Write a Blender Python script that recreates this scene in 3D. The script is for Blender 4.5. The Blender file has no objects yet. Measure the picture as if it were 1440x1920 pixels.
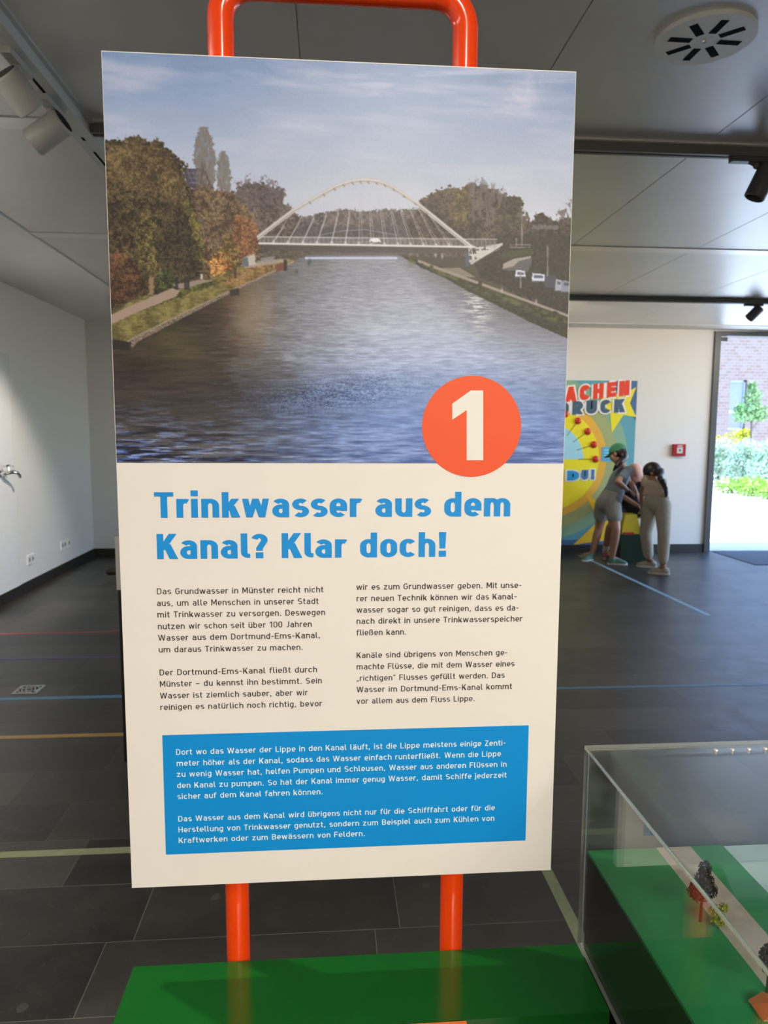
import bpy, bmesh, math, random
import numpy as np
from mathutils import Vector, Matrix

S = bpy.context.scene
C = S.collection
PI = math.pi

# ------------------------------------------------------------------ camera
H = 1.5
R = np.array([[0.9970843846, -0.0039136520, 0.0762063862],
              [-0.0761728896, -0.1101918500, 0.9909871074],
              [0.0045189440, -0.9939026308, -0.1101686871]])
F = 1340.0
cam = bpy.data.cameras.new('camera')
cam.sensor_fit = 'VERTICAL'
cam.sensor_height = 36.0
cam.lens = F / 1920 * 36.0
cam.dof.use_dof = True
cam.dof.focus_distance = 1.22
cam.dof.aperture_fstop = 8.0
cam.clip_start = 0.02
co = bpy.data.objects.new('camera', cam)
C.objects.link(co)
M = Matrix.Identity(4)
for i in range(3):
    M[i][0] = R[i, 0]; M[i][1] = -R[i, 1]; M[i][2] = -R[i, 2]
M[2][3] = H
co.matrix_world = M
S.camera = co

# ------------------------------------------------------------------ world, sun, lamps, exposure
S.view_settings.view_transform = 'Standard'
S.view_settings.look = 'None'
S.view_settings.exposure = 0.0
S.view_settings.gamma = 1.0
S.view_settings.use_curve_mapping = False
S.cycles.use_denoising = True
S.cycles.max_bounces = 10
S.cycles.transparent_max_bounces = 24
S.cycles.sample_clamp_indirect = 6.0
S.cycles.caustics_reflective = False
S.cycles.caustics_refractive = False

world = bpy.data.worlds.new('sky'); S.world = world
world.use_nodes = True
wn = world.node_tree.nodes; wl = world.node_tree.links
sky = wn.new('ShaderNodeTexSky'); sky.sky_type = 'NISHITA'
sky.sun_disc = False; sky.sun_elevation = math.radians(52); sky.sun_rotation = math.radians(120)
sky.air_density = 1.0; sky.dust_density = 0.6
tint = wn.new('ShaderNodeMix'); tint.data_type = 'RGBA'; tint.blend_type = 'MULTIPLY'
tint.inputs[0].default_value = 1.0
wl.new(sky.outputs[0], tint.inputs[6]); tint.inputs[7].default_value = (0.74, 0.89, 1.08, 1)
wl.new(tint.outputs[2], wn['Background'].inputs[0])
wn['Background'].inputs[1].default_value = 1.65

def light(name, typ, loc, target=None, energy=100, color=(1, 1, 1), size=0.1, parent=None, **kw):
    l = bpy.data.lights.new(name, typ)
    l.energy = energy; l.color = color
    if typ == 'AREA':
        l.shape = 'RECTANGLE'; l.size = size; l.size_y = kw.pop('size_y', size)
    elif typ == 'SUN':
        l.angle = size
    else:
        l.shadow_soft_size = size
    for k, v in kw.items():
        setattr(l, k, v)
    o = bpy.data.objects.new(name, l); C.objects.link(o)
    if target is not None:
        o.rotation_euler = (Vector(target) - Vector(loc)).to_track_quat('-Z', 'Y').to_euler()
    o.location = loc
    return o

light('sun', 'SUN', (20, -4, 20), (10.5, -2.0, 0), energy=14.0, color=(1.0, 0.96, 0.90), size=0.009)
WARM = (1.0, 0.89, 0.73)
# track spots of the row above and behind the visitor
light('panel_lamp', 'SPOT', (0.25, -0.15, 2.70), (0.05, 1.2, 1.65), energy=41, color=WARM, size=0.05, spot_size=math.radians(66), spot_blend=0.8)
light('side_lamp', 'SPOT', (2.1, -1.4, 2.70), (.55, 1.1, .70), energy=32, color=WARM, size=0.03, spot_size=math.radians(40), spot_blend=0.7)
# lamp of the left track beside the station (outside the frame)
light('station_lamp', 'SPOT', (-1.03, 1.72, 2.68), (-0.1, 1.1, 0.55), energy=120, color=WARM, size=0.03, spot_size=math.radians(50), spot_blend=0.5)
# lamp of the left track lighting the tap wall
light('tap_wall_lamp', 'SPOT', (-1.15, 4.6, 2.66), (-2.83, 5.75, 1.1), energy=340, color=(1.0, 0.90, 0.76), size=0.03, spot_size=math.radians(56), spot_blend=0.5)
# lamps of the far track washing the back wall (one behind the panel, one right of the frame)
light('poster_lamp', 'SPOT', (2.15, 6.80, 2.70), (3.55, 8.75, 1.75), energy=95, color=(1.0, .90, .76), size=0.04, spot_size=math.radians(78), spot_blend=0.9)
light('wall_lamp', 'SPOT', (5.5, 6.80, 2.70), (4.2, 8.75, 2.0), energy=85, color=(1.0, .90, .76), size=0.04, spot_size=math.radians(78), spot_blend=0.9)
# added fill: unseen area lights behind and beside the visitor, raising the ambient light
light('fill_light', 'AREA', (1.5, -2.2, 2.76), (1.5, -2.2, 0), energy=265, color=WARM, size=3.0, size_y=0.3)
light('fill_light', 'AREA', (-1.6, 1.0, 2.76), (-1.6, 1.0, 0), energy=32, color=(1, .92, .82), size=0.3, size_y=3.0)

# ------------------------------------------------------------------ helpers
def lin(c):
    return tuple(((x / 255) / 12.92 if x / 255 <= 0.04045 else ((x / 255 + 0.055) / 1.055) ** 2.4) for x in c)

KP = (0.98, 0.885, 0.74)       # colour of the lamp light on the board, used to turn seen colours into print colours
def ink(c):
    return tuple(min(0.92, a / b) for a, b in zip(lin(c), KP))

MATS = {}
def mat(name, col, rough=0.5, metal=0.0, vary=0.06, scale=12.0, coat=0.0, spec=0.5, emit=None, bump=0.0, vscale=None):
    if name in MATS: return MATS[name]
    m = bpy.data.materials.new(name); m.use_nodes = True
    nt = m.node_tree; b = nt.nodes['Principled BSDF']
    b.inputs['Roughness'].default_value = rough
    b.inputs['Metallic'].default_value = metal
    b.inputs['Specular IOR Level'].default_value = spec
    b.inputs['Coat Weight'].default_value = coat
    b.inputs['Coat Roughness'].default_value = 0.05
    tc = nt.nodes.new('ShaderNodeTexCoord')
    no = nt.nodes.new('ShaderNodeTexNoise'); no.inputs['Scale'].default_value = scale
    no.inputs['Detail'].default_value = 4
    nt.links.new(tc.outputs['Object'], no.inputs['Vector'])
    cr = nt.nodes.new('ShaderNodeValToRGB')
    cr.color_ramp.elements[0].position = 0.3; cr.color_ramp.elements[1].position = 0.7
    cr.color_ramp.elements[0].color = (*[max(0, x * (1 - vary)) for x in col], 1)
    cr.color_ramp.elements[1].color = (*[min(1, x * (1 + vary)) for x in col], 1)
    nt.links.new(no.outputs['Fac'], cr.inputs['Fac'])
    nt.links.new(cr.outputs['Color'], b.inputs['Base Color'])
    if bump:
        bp = nt.nodes.new('ShaderNodeBump'); bp.inputs['Strength'].default_value = bump; bp.inputs['Distance'].default_value = 0.01
        nt.links.new(no.outputs['Fac'], bp.inputs['Height']); nt.links.new(bp.outputs['Normal'], b.inputs['Normal'])
    MATS[name] = m
    return m

ORG = {}
def link_mesh(name, me, m, parent=None, origin=(0, 0, 0), smooth=False):
    o = bpy.data.objects.new(name, me)
    C.objects.link(o)
    if parent is not None:
        origin = ORG[parent.name]
        o.parent = parent
    else:
        o.location = origin
    ORG[o.name] = tuple(origin)
    if any(origin):
        me.transform(Matrix.Translation(-Vector(origin)))
    if m is not None:
        for x in (m if isinstance(m, (list, tuple)) else [m]):
            me.materials.append(x)
    if smooth:
        me.shade_smooth() if hasattr(me, 'shade_smooth') else None
    return o

def obj(name, bm, m, parent=None, origin=(0, 0, 0), smooth=False, bevel=0.0, segs=2, angle=40):
    if bevel:
        ed = [e for e in bm.edges if len(e.link_faces) == 2 and e.calc_face_angle(0) > math.radians(35)]
        bmesh.ops.bevel(bm, geom=ed, offset=bevel, segments=segs, profile=0.5, affect='EDGES', clamp_overlap=True)
    bmesh.ops.recalc_face_normals(bm, faces=bm.faces)
    me = bpy.data.meshes.new(name); bm.to_mesh(me); bm.free()
    if smooth or bevel:
        for p in me.polygons: p.use_smooth = True
        me.set_sharp_from_angle(angle=math.radians(angle))
    return link_mesh(name, me, m, parent, origin)

def tag(o, label=None, cat=None, group=None, kind=None):
    if label: o['label'] = label
    if cat: o['category'] = cat
    if group: o['group'] = group
    if kind: o['kind'] = kind
    return o

def thing(name, label, cat, loc=(0, 0, 0), group=None):
    o = bpy.data.objects.new(name, None); C.objects.link(o)
    o.location = loc; o.empty_display_size = 0.05
    ORG[o.name] = tuple(loc)
    return tag(o, label, cat, group)

def copy_tree(o, parent=None, loc=None):
    c = o.copy(); C.objects.link(c)
    if parent is not None: c.parent = parent
    if loc is not None: c.location = loc
    for ch in list(o.children): copy_tree(ch, c)
    return c

def box(bm, x0, x1, y0, y1, z0, z1, mi=0):
    v = [bm.verts.new((x, y, z)) for z in (z0, z1) for y in (y0, y1) for x in (x0, x1)]
    fs = []
    for q in ((0, 2, 3, 1), (4, 5, 7, 6), (0, 1, 5, 4), (2, 6, 7, 3), (0, 4, 6, 2), (1, 3, 7, 5)):
        f = bm.faces.new([v[i] for i in q]); f.material_index = mi; fs.append(f)
    return fs

def BM(): return bmesh.new()

def onebox(*a):
    bm = BM(); box(bm, *a); return bm

def frame_of(d):
    d = Vector(d).normalized()
    u = d.orthogonal().normalized(); v = d.cross(u)
    return d, u, v

def cone(bm, p0, p1, r0, r1=None, seg=24, caps=True):
    r1 = r0 if r1 is None else r1
    p0 = Vector(p0); p1 = Vector(p1)
    d, u, v = frame_of(p1 - p0)
    A = []; B = []
    for i in range(seg):
        a = 2 * PI * i / seg
        n = u * math.cos(a) + v * math.sin(a)
        A.append(bm.verts.new(p0 + n * r0)); B.append(bm.verts.new(p1 + n * r1))
    for i in range(seg):
        j = (i + 1) % seg
        bm.faces.new((A[i], A[j], B[j], B[i]))
    if caps:
        bm.faces.new(A[::-1]); bm.faces.new(B)

def tube(bm, pts, r, seg=20, caps=True):
    pts = [Vector(p) for p in pts]
    rs = r if isinstance(r, (list, tuple)) else [r] * len(pts)
    t0 = (pts[1] - pts[0]).normalized(); u = t0.orthogonal().normalized()
    rings = []
    for i, p in enumerate(pts):
        if i == 0: t = (pts[1] - pts[0])
        elif i == len(pts) - 1: t = (pts[-1] - pts[-2])
        else: t = (pts[i + 1] - pts[i]).normalized() + (pts[i] - pts[i - 1]).normalized()
        t.normalize()
        u = (u - t * u.dot(t)).normalized(); v = t.cross(u)
        rings.append([bm.verts.new(p + (u * math.cos(2 * PI * k / seg) + v * math.sin(2 * PI * k / seg)) * rs[i]) for k in range(seg)])
    for a, b in zip(rings, rings[1:]):
        for k in range(seg):
            j = (k + 1) % seg
            bm.faces.new((a[k], a[j], b[j], b[k]))
    if caps:
        bm.faces.new(rings[0][::-1]); bm.faces.new(rings[-1])

def ball(bm, c, r, seg=16, rot=None):
    rx, ry, rz = (r, r, r) if not isinstance(r, (tuple, list)) else r
    mm = Matrix.Translation(Vector(c)) @ (rot.to_4x4() if rot is not None else Matrix.Identity(4)) @ Matrix.Diagonal((rx, ry, rz, 1))
    bmesh.ops.create_uvsphere(bm, u_segments=seg, v_segments=max(6, seg * 2 // 3), radius=1, matrix=mm)

def poly(bm, pts, mi=0):
    f = bm.faces.new([bm.verts.new(p) for p in pts]); f.material_index = mi
    return f

def prism_xz(bm, pts, y0, y1):
    a = [bm.verts.new((p[0], y0, p[1])) for p in pts]; b = [bm.verts.new((p[0], y1, p[1])) for p in pts]
    bm.faces.new(a); bm.faces.new(b[::-1])
    n = len(pts)
    for i in range(n):
        j = (i + 1) % n
        bm.faces.new((a[i], b[i], b[j], a[j]))

def ray(px, py):
    return R @ np.array([px - 720.0, py - 960.0, F])
def on_y(px, py, y):                      # where a sight line meets a vertical plane parallel to the back wall
    r = ray(px, py); t = y / r[1]
    return (r[0] * t, y, r[2] * t + H)
def on_z(px, py, z):
    r = ray(px, py); t = (z - H) / r[2]
    return (r[0] * t, r[1] * t, z)
def on_x(px, py, x):
    r = ray(px, py); t = x / r[0]
    return (x, r[1] * t, r[2] * t + H)

# ------------------------------------------------------------------ stroke lettering (a plain technical sans)
def arc(cx, cy, rx, ry, a0, a1, n=10):
    return [(cx + rx * math.cos(math.radians(a0 + (a1 - a0) * i / n)), cy + ry * math.sin(math.radians(a0 + (a1 - a0) * i / n))) for i in range(n + 1)]

def glyph(ch, h):
    """returns (strokes, quads, advance width); stroke = (points, closed)"""
    X = 0.74; A = 1.0; D = -0.26
    k = 1 + 1.6 * (h - 0.065)          # heavier letters are a little wider
    st = []; q = []
    def L(*p): st.append((list(p), False))
    def O(p): st.append((p, True))
    def dia(x0, y0, x1, y1, f=1.0):
        dx, dy = x1 - x0, y1 - y0
        w = h * math.hypot(dx, dy) / abs(dy) * f
        q.append(((x0 - w, y0), (x0 + w, y0), (x1 + w, y1), (x1 - w, y1)))
    def oval(l, r, b, t):
        rx = (r - l) / 2; ry = min(rx * 1.08, (t - b) / 2); cx = (l + r) / 2
        return arc(cx, t - ry, rx, ry, 0, 180, 16) + arc(cx, b + ry, rx, ry, 180, 360, 16)
    def bowlR(l, r, b, t):             # round on the right, square on the left
        ry = (t - b) / 2; rx = min((r - l) * .6, ry * 1.05)
        return [(l, t)] + arc(r - rx, t - ry, rx, ry, 90, -90, 14) + [(l, b)]
    def ess(l, r, b, t):
        m = (b + t) / 2; cx = (l + r) / 2; rx = (r - l) / 2; u = (t - m) / 2
        return arc(cx, m + u, rx, u, 38, 270, 16) + arc(cx, m - u, rx, u, 90, -142, 16)[1:]
    def dots(cx, y):
        w = h * 1.05
        for s in (-1, 1):
            c = cx + s * (.10 + h * .5)
            q.append(((c - w, y), (c + w, y), (c + w, y + 2 * w), (c - w, y + 2 * w)))
    base = {'ä': 'a', 'ö': 'o', 'ü': 'u'}
    if ch in base:
        st, q2, w = glyph(base[ch], h); q = list(q2)
        dots(w / 2, X + .09); return st, q, w
    W = .545 * k; l = h + .02; r = W - h; t = X - h * VY[0]; b = h * VY[0]; cx = (l + r) / 2
    rx = (r - l) / 2; ry = rx * 1.08
    if ch == ' ': return [], [], .30
    if ch == 'a':
        r = W - h - .02; rx = (r - l) / 2
        m = X * .575; bo = (m - b) / 2
        L(*(arc(cx - .01, t - rx * .9, rx, rx * .9, 152, 90, 6) + arc(r - rx, t - rx * .9, rx, rx * .9, 90, 0, 8) + [(r, 0)]))
        L(*([(r, m)] + arc(l + bo * .95, m - bo, bo * .95, bo, 90, 270, 12) + [(r - .08, b), (r, b + .1)]))
        return st, q, W
    if ch in 'bdpqg':
        O(oval(l, r, b, t))
        if ch == 'b': L((l, 0), (l, A))
        if ch == 'd': L((r, 0), (r, A))
        if ch == 'p': L((l, D), (l, X))
        if ch == 'q': L((r, D), (r, X))
        if ch == 'g':
            L(*([(r, X)] + arc(cx, D + h + ry, rx, ry, 0, -90, 10) + [(l + .03, D + h)]))
        return st, q, W + .02
    if ch == 'c':
        L(*(arc(cx, t - ry, rx, ry, 35, 180, 14) + arc(cx, b + ry, rx, ry, 180, 325, 14)))
        return st, q, W - .02
    if ch == 'e':
        m = X * .47
        L((l, m), (r, m))
        L(*([(r, m - h)] + arc(cx, t - ry, rx, ry, 0, 180, 16) + arc(cx, b + ry, rx, ry, 180, 318, 14)))
        return st, q, W
    if ch == 'f':
        L(*([(l + .05, 0)] + arc(l + .05 + .17, A - h - .17, .17, .17, 180, 90, 8) + [(l + .30 * k, A - h)]))
        L((0, X - h), (.34 * k, X - h)); return st, q, .36 * k
    if ch == 'h':
        L((l, 0), (l, A)); L(*([(l, t - ry)] + arc(cx, t - ry, rx, ry, 180, 0, 16) + [(r, 0)])); return st, q, W
    if ch == 'n':
        L((l, 0), (l, X)); L(*([(l, t - ry)] + arc(cx, t - ry, rx, ry, 180, 0, 16) + [(r, 0)])); return st, q, W
    if ch == 'm':
        r1 = l + (r - l) * .95; r2 = r1 + (r1 - l); rr = (r1 - l) / 2
        L((l, 0), (l, X))
        L(*([(l, t - ry)] + arc(l + rr, t - ry, rr, ry, 180, 0, 14) + [(r1, 0)]))
        L(*([(r1, t - ry)] + arc(r1 + rr, t - ry, rr, ry, 180, 0, 14) + [(r2, 0)])); return st, q, r2 + h + .02
    if ch == 'r':
        L((l, 0), (l, X)); L(*([(l, t - ry)] + arc(l + rx, t - ry, rx, ry, 180, 62, 10))); return st, q, .37 * k
    if ch == 'u':
        L((r, 0), (r, X)); L(*([(l, X)] + arc(cx, b + ry, rx, ry, 180, 360, 16))); return st, q, W
    if ch == 'i' or ch == 'j':
        w = h * 1.08
        q.append(((l - w, X + .10), (l + w, X + .10), (l + w, X + .10 + 2 * w), (l - w, X + .10 + 2 * w)))
        if ch == 'i': L((l, 0), (l, X))
        else: L(*([(l, X)] + arc(l - .13, D + h + .13, .13, .13, 0, -90, 8)))
        return st, q, l + h + .02
    if ch == 'k':
        L((l, 0), (l, A)); dia(l + .02, .27, W - h * 1.3, X); dia(l + .17, .40, W - h * 1.1, 0)
        q[-1] = ((W - 2.4 * h - .01, 0), (W + .02, 0), (l + .20 + h, .46), (l + .02 + h * .7, .40)); return st, q, W
    if ch == 'l':
        L(*([(l, A)] + arc(l + .13, h + .13, .13, .13, 180, 270, 8) + [(l + .18 * k, h)])); return st, q, .27 * k
    if ch == 'o': O(oval(l, r, b, t)); return st, q, W
    if ch == 's': L(*ess(l - .01, r - .03, b, t)); return st, q, W - .05
    if ch == 't':
        L(*([(l + .06, A - .04)] + arc(l + .06 + .14, h + .14, .14, .14, 180, 270, 8) + [(l + .26 * k, h)]))
        L((0, X - h), (.33 * k, X - h)); return st, q, .35 * k
    if ch == 'v':
        dia(W / 2, 0, h * 1.05, X); dia(W / 2, 0, W - h * 1.05, X); return st, q, W
    if ch == 'w':
        w = .82 * k
        for a_, b_ in ((.27, 0.0), (.27, .5), (.73, .5), (.73, 1.0)):
            dia(a_ * w, 0, (h * 1.05 if b_ == 0 else w - h * 1.05 if b_ == 1 else b_ * w), X, .93)
        return st, q, w
    if ch == 'y':
        dia(W / 2, 0, h * 1.05, X); dia(W * .34, D, W - h * 1.05, X); return st, q, W
    if ch == 'z':
        L((.02, t), (W - .04, t)); L((.02, b), (W - .03, b)); dia(h * 1.3, h, W - h * 1.3 - .03, X - h); return st, q, W
    if ch == 'ß':
        L(*([(l, 0)] + arc(l + .18, A - h - .18, .18, .18, 180, 0, 12) + [(l + .36, .66), (l + .24, .52)] + arc(l + .19, .52 - .0, .001, .001, 0, 1, 1)))
        L(*([(l + .20, .52)] + arc(l + .24, .30, .19, .24, 75, -90, 12) + [(l + .16, h)])); return st, q, W + .06
    # capitals
    W = .62 * k; r = W - h; t = A - h * VY[0]; cx = (l + r) / 2; rx = (r - l) / 2; ry = rx * 1.08
    if ch == 'A':
        w = .68 * k; dia(h * 1.05, 0, w / 2, A); dia(w - h * 1.05, 0, w / 2, A); L((w * .22, .26), (w * .78, .26)); return st, q, w
    if ch == 'B':
        L((l, 0), (l, A)); m = .52
        L(*bowlR(l, r - .03, m, t)); L(*bowlR(l, r, b, m)); return st, q, W
    if ch == 'C':
        L(*(arc(cx, t - ry, rx, ry, 25, 180, 14) + arc(cx, b + ry, rx, ry, 180, 335, 14))); return st, q, W
    if ch == 'D':
        ry = (t - b) / 2; rr = min(.27, ry)
        O([(l, b), (l, t)] + arc(r - rr, t - rr, rr, rr, 90, 0, 10) + arc(r - rr, b + rr, rr, rr, 0, -90, 10)); return st, q, W + .02
    if ch == 'E':
        L((l, 0), (l, A)); w = .56 * k
        L((l, t), (w, t)); L((l, b), (w, b)); L((l, .51), (w - .05, .51)); return st, q, w
    if ch == 'F':
        L((l, 0), (l, A)); w = .54 * k; L((l, t), (w, t)); L((l, .50), (w - .05, .50)); return st, q, w
    if ch == 'G':
        L(*(arc(cx, t - ry, rx, ry, 28, 180, 14) + arc(cx, b + ry, rx, ry, 180, 360, 14) + [(r, .48), (cx, .48)])); return st, q, W + .02
    if ch == 'H':
        L((l, 0), (l, A)); L((r, 0), (r, A)); L((l, .51), (r, .51)); return st, q, W + .02
    if ch == 'J':
        r = .42 * k - h; L(*([(r, A)] + arc(r - .19, h + .19, .19, .19, 0, -110, 10))); return st, q, .44 * k
    if ch == 'K':
        L((l, 0), (l, A)); dia(l + .03, .36, W - h * 1.2, A)
        q.append(((W - 2.3 * h, 0), (W + .03, 0), (l + .22 + h, .60), (l + .04 + h * .7, .50))); return st, q, W + .01
    if ch == 'L': L((l, A), (l, h)); L((l - h, b), (.53 * k, b)); return st, q, .53 * k
    if ch == 'M':
        w = .78 * k; L((l, 0), (l, A)); L((w - l, 0), (w - l, A))
        dia(w / 2, .24, l + .02, A, .95); dia(w / 2, .24, w - l - .02, A, .95); return st, q, w
    if ch == 'N':
        L((l, 0), (l, A)); L((r, 0), (r, A)); dia(r - .02, 0, l + .02, A); return st, q, W + .02
    if ch == 'O': O(oval(l, r, b, t)); return st, q, W
    if ch == 'P': L((l, 0), (l, A)); L(*bowlR(l, r, .42, t)); return st, q, W
    if ch == 'R':
        L((l, 0), (l, A)); L(*bowlR(l, r - .01, .44, t)); q.append(((W - 2.2 * h, 0), (W + .02, 0), (l + .30, .44), (l + .30 - 2.2 * h, .44))); return st, q, W + .01
    if ch == 'S': L(*ess(l - .01, r, b, t)); return st, q, W
    if ch == 'T': w = .56 * k; L((0, t), (w, t)); L((w / 2, 0), (w / 2, A)); return st, q, w
    if ch == 'U': L(*([(l, A)] + arc(cx, b + ry, rx, ry, 180, 360, 16) + [(r, A)])); return st, q, W + .02
    if ch == 'W':
        w = .98 * k
        for a_, b_ in ((.27, 0.0), (.27, .5), (.73, .5), (.73, 1.0)):
            dia(a_ * w, 0, (h * 1.05 if b_ == 0 else w - h * 1.05 if b_ == 1 else b_ * w), A, .95)
        return st, q, w
    if ch == 'Z':
        w = .54 * k; L((.02, t), (w, t)); L((.02, b), (w, b)); dia(h * 1.3, h, w - h * 1.3, A - h); return st, q, w
    if ch == '1': L((.30 * k, 0), (.30 * k, A)); dia(.06, .74, .27 * k, .96); return st, q, .42 * k
    if ch == '0': O(oval(l, r - .05, b, t)); return st, q, W - .05
    w = h * 1.15
    if ch in '.!,':
        q.append(((.05, 0), (.05 + 2 * w, 0), (.05 + 2 * w, 2 * w), (.05, 2 * w)))
        if ch == '!': q.append(((.05 + .2 * w, .34), (.05 + 1.8 * w, .34), (.05 + 2 * w, A), (.05, A)))
        if ch == ',': q.append(((.03, -.13), (.03 + 1.2 * w, -.13), (.05 + 2 * w, 0.01), (.05, 0.01)))
        return st, q, .10 + 2 * w
    if ch == '?':
        w2 = .50 * k; rx = w2 / 2 - h
        L(*(arc(w2 / 2, A - h - rx, rx, rx, 165, -40, 14) + [(w2 / 2, .40), (w2 / 2, .30)]))
        q.append(((w2 / 2 - w, 0), (w2 / 2 + w, 0), (w2 / 2 + w, 2 * w), (w2 / 2 - w, 2 * w))); return st, q, w2
    if ch == '-': L((.04, .42), (.34, .42)); return st, q, .38
    if ch == '–': L((.02, .42), (.50, .42)); return st, q, .52
    if ch in '„“':
        y = -.12 if ch == '„' else .74
        for s in (0, .17): q.append(((.02 + s, y), (.02 + s + 1.3 * w, y), (.06 + s + 1.6 * w, y + .25), (.06 + s, y + .25)))
        return st, q, .36
    return st, q, .3

TINY = [0]
VY = [1.0]
def stroke_quads(bm, pts, closed, h, tf):
    P = [Vector(p) for p in pts]
    Q = [P[0]]
    for p in P[1:]:
        if (p - Q[-1]).length > 1e-4: Q.append(p)
    P = Q
    if closed and (P[0] - P[-1]).length < 1e-4: P.pop()
    n = len(P); A = []; B = []
    for i in range(n):
        if closed: d0 = (P[i] - P[i - 1]).normalized(); d1 = (P[(i + 1) % n] - P[i]).normalized()
        else:
            d0 = (P[i] - P[i - 1]).normalized() if i else (P[1] - P[0]).normalized()
            d1 = (P[i + 1] - P[i]).normalized() if i < n - 1 else d0
        n0 = Vector((-d0.y, d0.x)); n1 = Vector((-d1.y, d1.x))
        m = n0 + n1
        m = m.normalized() if m.length > 1e-6 else n0
        s = h / max(.45, m.dot(n0))
        e = Vector((m.x * s, m.y * s * VY[0]))
        A.append(bm.verts.new(tf(P[i] + e))); B.append(bm.verts.new(tf(P[i] - e)))
    for i in range(n if closed else n - 1):
        j = (i + 1) % n
        bm.faces.new((A[i], A[j], B[j], B[i]))

def text_line(bm, txt, x0, x1, zbase, cap, h, y, slant=0.0, gap=.105, grow=0.0):
    """one line of lettering on the plane y, from x0 to x1, cap height in metres"""
    g = [(glyph(c, h)) for c in txt]
    tot = sum(w for _, _, w in g) + gap * (len(txt) - 1)
    sx = (x1 - x0) / tot
    x = 0.0
    for (st, q, w), c in zip(g, txt):
        def tf(p, x=x):
            X = x0 + (x + p[0]) * sx
            return (X, y - .000025 * (TINY[0] % 5), zbase + p[1] * cap + slant * (X - x0))
        TINY[0] = 0
        for pts, closed in st:
            stroke_quads(bm, pts, closed, h + grow, tf); TINY[0] += 1
        for qq in q:
            TINY[0] += 1
            if grow:
                cxm = sum(p[0] for p in qq) / 4; cym = sum(p[1] for p in qq) / 4
                qq = [(p[0] + math.copysign(grow, p[0] - cxm), p[1] + math.copysign(grow, p[1] - cym)) for p in qq]
            bm.faces.new([bm.verts.new(tf(p)) for p in qq])
        x += w + gap

def face_front(bm, ny=-1):
    for f in bm.faces:
        f.normal_update()
        if f.normal.y * ny < 0: f.normal_flip()

def flat(name, bm, m, parent=None, origin=(0, 0, 0)):
    face_front(bm)
    me = bpy.data.meshes.new(name); bm.to_mesh(me); bm.free()
    return link_mesh(name, me, m, parent, origin)

# ================================================================== SETTING
XL, XR, YB, YF, ZC = -2.83, 7.7, 8.75, -4.0, 2.80
DX0, DX1, DZ = 4.865, 7.55, 2.718            # the glazed opening

wall_m = mat('wall_paint', (.75, .73, .715), .55, vary=.015, scale=60, bump=.02)
def structure(name, bm, m, **k):
    return tag(obj(name, bm, m, **k), kind='structure')

structure('wall_left', onebox(XL - .2, XL, YF - .2, YB + .2, -.1, 3.1), wall_m)
bm = BM()
box(bm, XR, XR + .2, YF - .2, 4.83, -.1, 3.1); box(bm, XR, XR + .2, 8.3, YB, -.1, 3.1); box(bm, XR, XR + .2, 4.83, 8.3, 2.72, 3.1)
structure('wall_right', bm, wall_m)
structure('wall_front', onebox(XL, XR, YF - .2, YF, -.1, 3.1), wall_m)
bm = BM()
box(bm, XL, 4.79, YB, YB + .3, -.1, 3.1)
box(bm, 4.79, XR + .2, YB, YB + .3, 2.775, 3.1)
box(bm, DX1 + .075, XR + .2, YB, YB + .3, -.1, 2.775)
structure('wall_back', bm, wall_m)

# floor: dark slate in staggered rows
fm = bpy.data.materials.new('slate_floor'); fm.use_nodes = True
nt = fm.node_tree; N = nt.nodes; Lk = nt.links
bs = N['Principled BSDF']
tc = N.new('ShaderNodeTexCoord'); sep = N.new('ShaderNodeSeparateXYZ'); Lk.new(tc.outputs['Object'], sep.inputs[0])
def mth(op, a, b=None, c=None):
    n = N.new('ShaderNodeMath'); n.operation = op
    for i, x in enumerate((a, b, c)):
        if x is None: continue
        if isinstance(x, (int, float)): n.inputs[i].default_value = x
        else: Lk.new(x, n.inputs[i])
    return n.outputs[0]
yy = mth('DIVIDE', mth('SUBTRACT', sep.outputs[1], 1.738), .277)
row = mth('FLOOR', yy); fy = mth('SUBTRACT', yy, row)
wnz = N.new('ShaderNodeTexWhiteNoise'); wnz.noise_dimensions = '1D'; Lk.new(mth('ADD', row, 3.0), wnz.inputs['W'])
off = mth('MULTIPLY', wnz.outputs[0], 5.0)
for k_, xj in enumerate((.133, .21, -.89, -1.046, -1.305)):      # joints of the five nearest rows
    is_k = mth('COMPARE', row, float(k_), .1)
    off = mth('ADD', mth('MULTIPLY', off, mth('SUBTRACT', 1.0, is_k)), mth('MULTIPLY', is_k, -xj / .795))
xx = mth('ADD', mth('DIVIDE', sep.outputs[0], .795), off)
colm = mth('FLOOR', xx); fx = mth('SUBTRACT', xx, colm)
ey = mth('MULTIPLY', mth('MINIMUM', fy, mth('SUBTRACT', 1.0, fy)), .277)
ex = mth('MULTIPLY', mth('MINIMUM', fx, mth('SUBTRACT', 1.0, fx)), .795)
jn = mth('LESS_THAN', mth('MINIMUM', ex, ey), .0012)
comb = N.new('ShaderNodeCombineXYZ'); Lk.new(row, comb.inputs[0]); Lk.new(colm, comb.inputs[1])
wt = N.new('ShaderNodeTexWhiteNoise'); wt.noise_dimensions = '2D'; Lk.new(comb.outputs[0], wt.inputs['Vector'])
n1 = N.new('ShaderNodeTexNoise'); n1.inputs['Scale'].default_value = 7; n1.inputs['Detail'].default_value = 8; n1.inputs['Roughness'].default_value = .65
Lk.new(tc.outputs['Object'], n1.inputs['Vector'])
n2 = N.new('ShaderNodeTexNoise'); n2.inputs['Scale'].default_value = 38; n2.inputs['Detail'].default_value = 3
Lk.new(tc.outputs['Object'], n2.inputs['Vector'])
vo = N.new('ShaderNodeTexVoronoi'); vo.inputs['Scale'].default_value = 4.2; vo.inputs['Randomness'].default_value = 1.0
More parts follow.
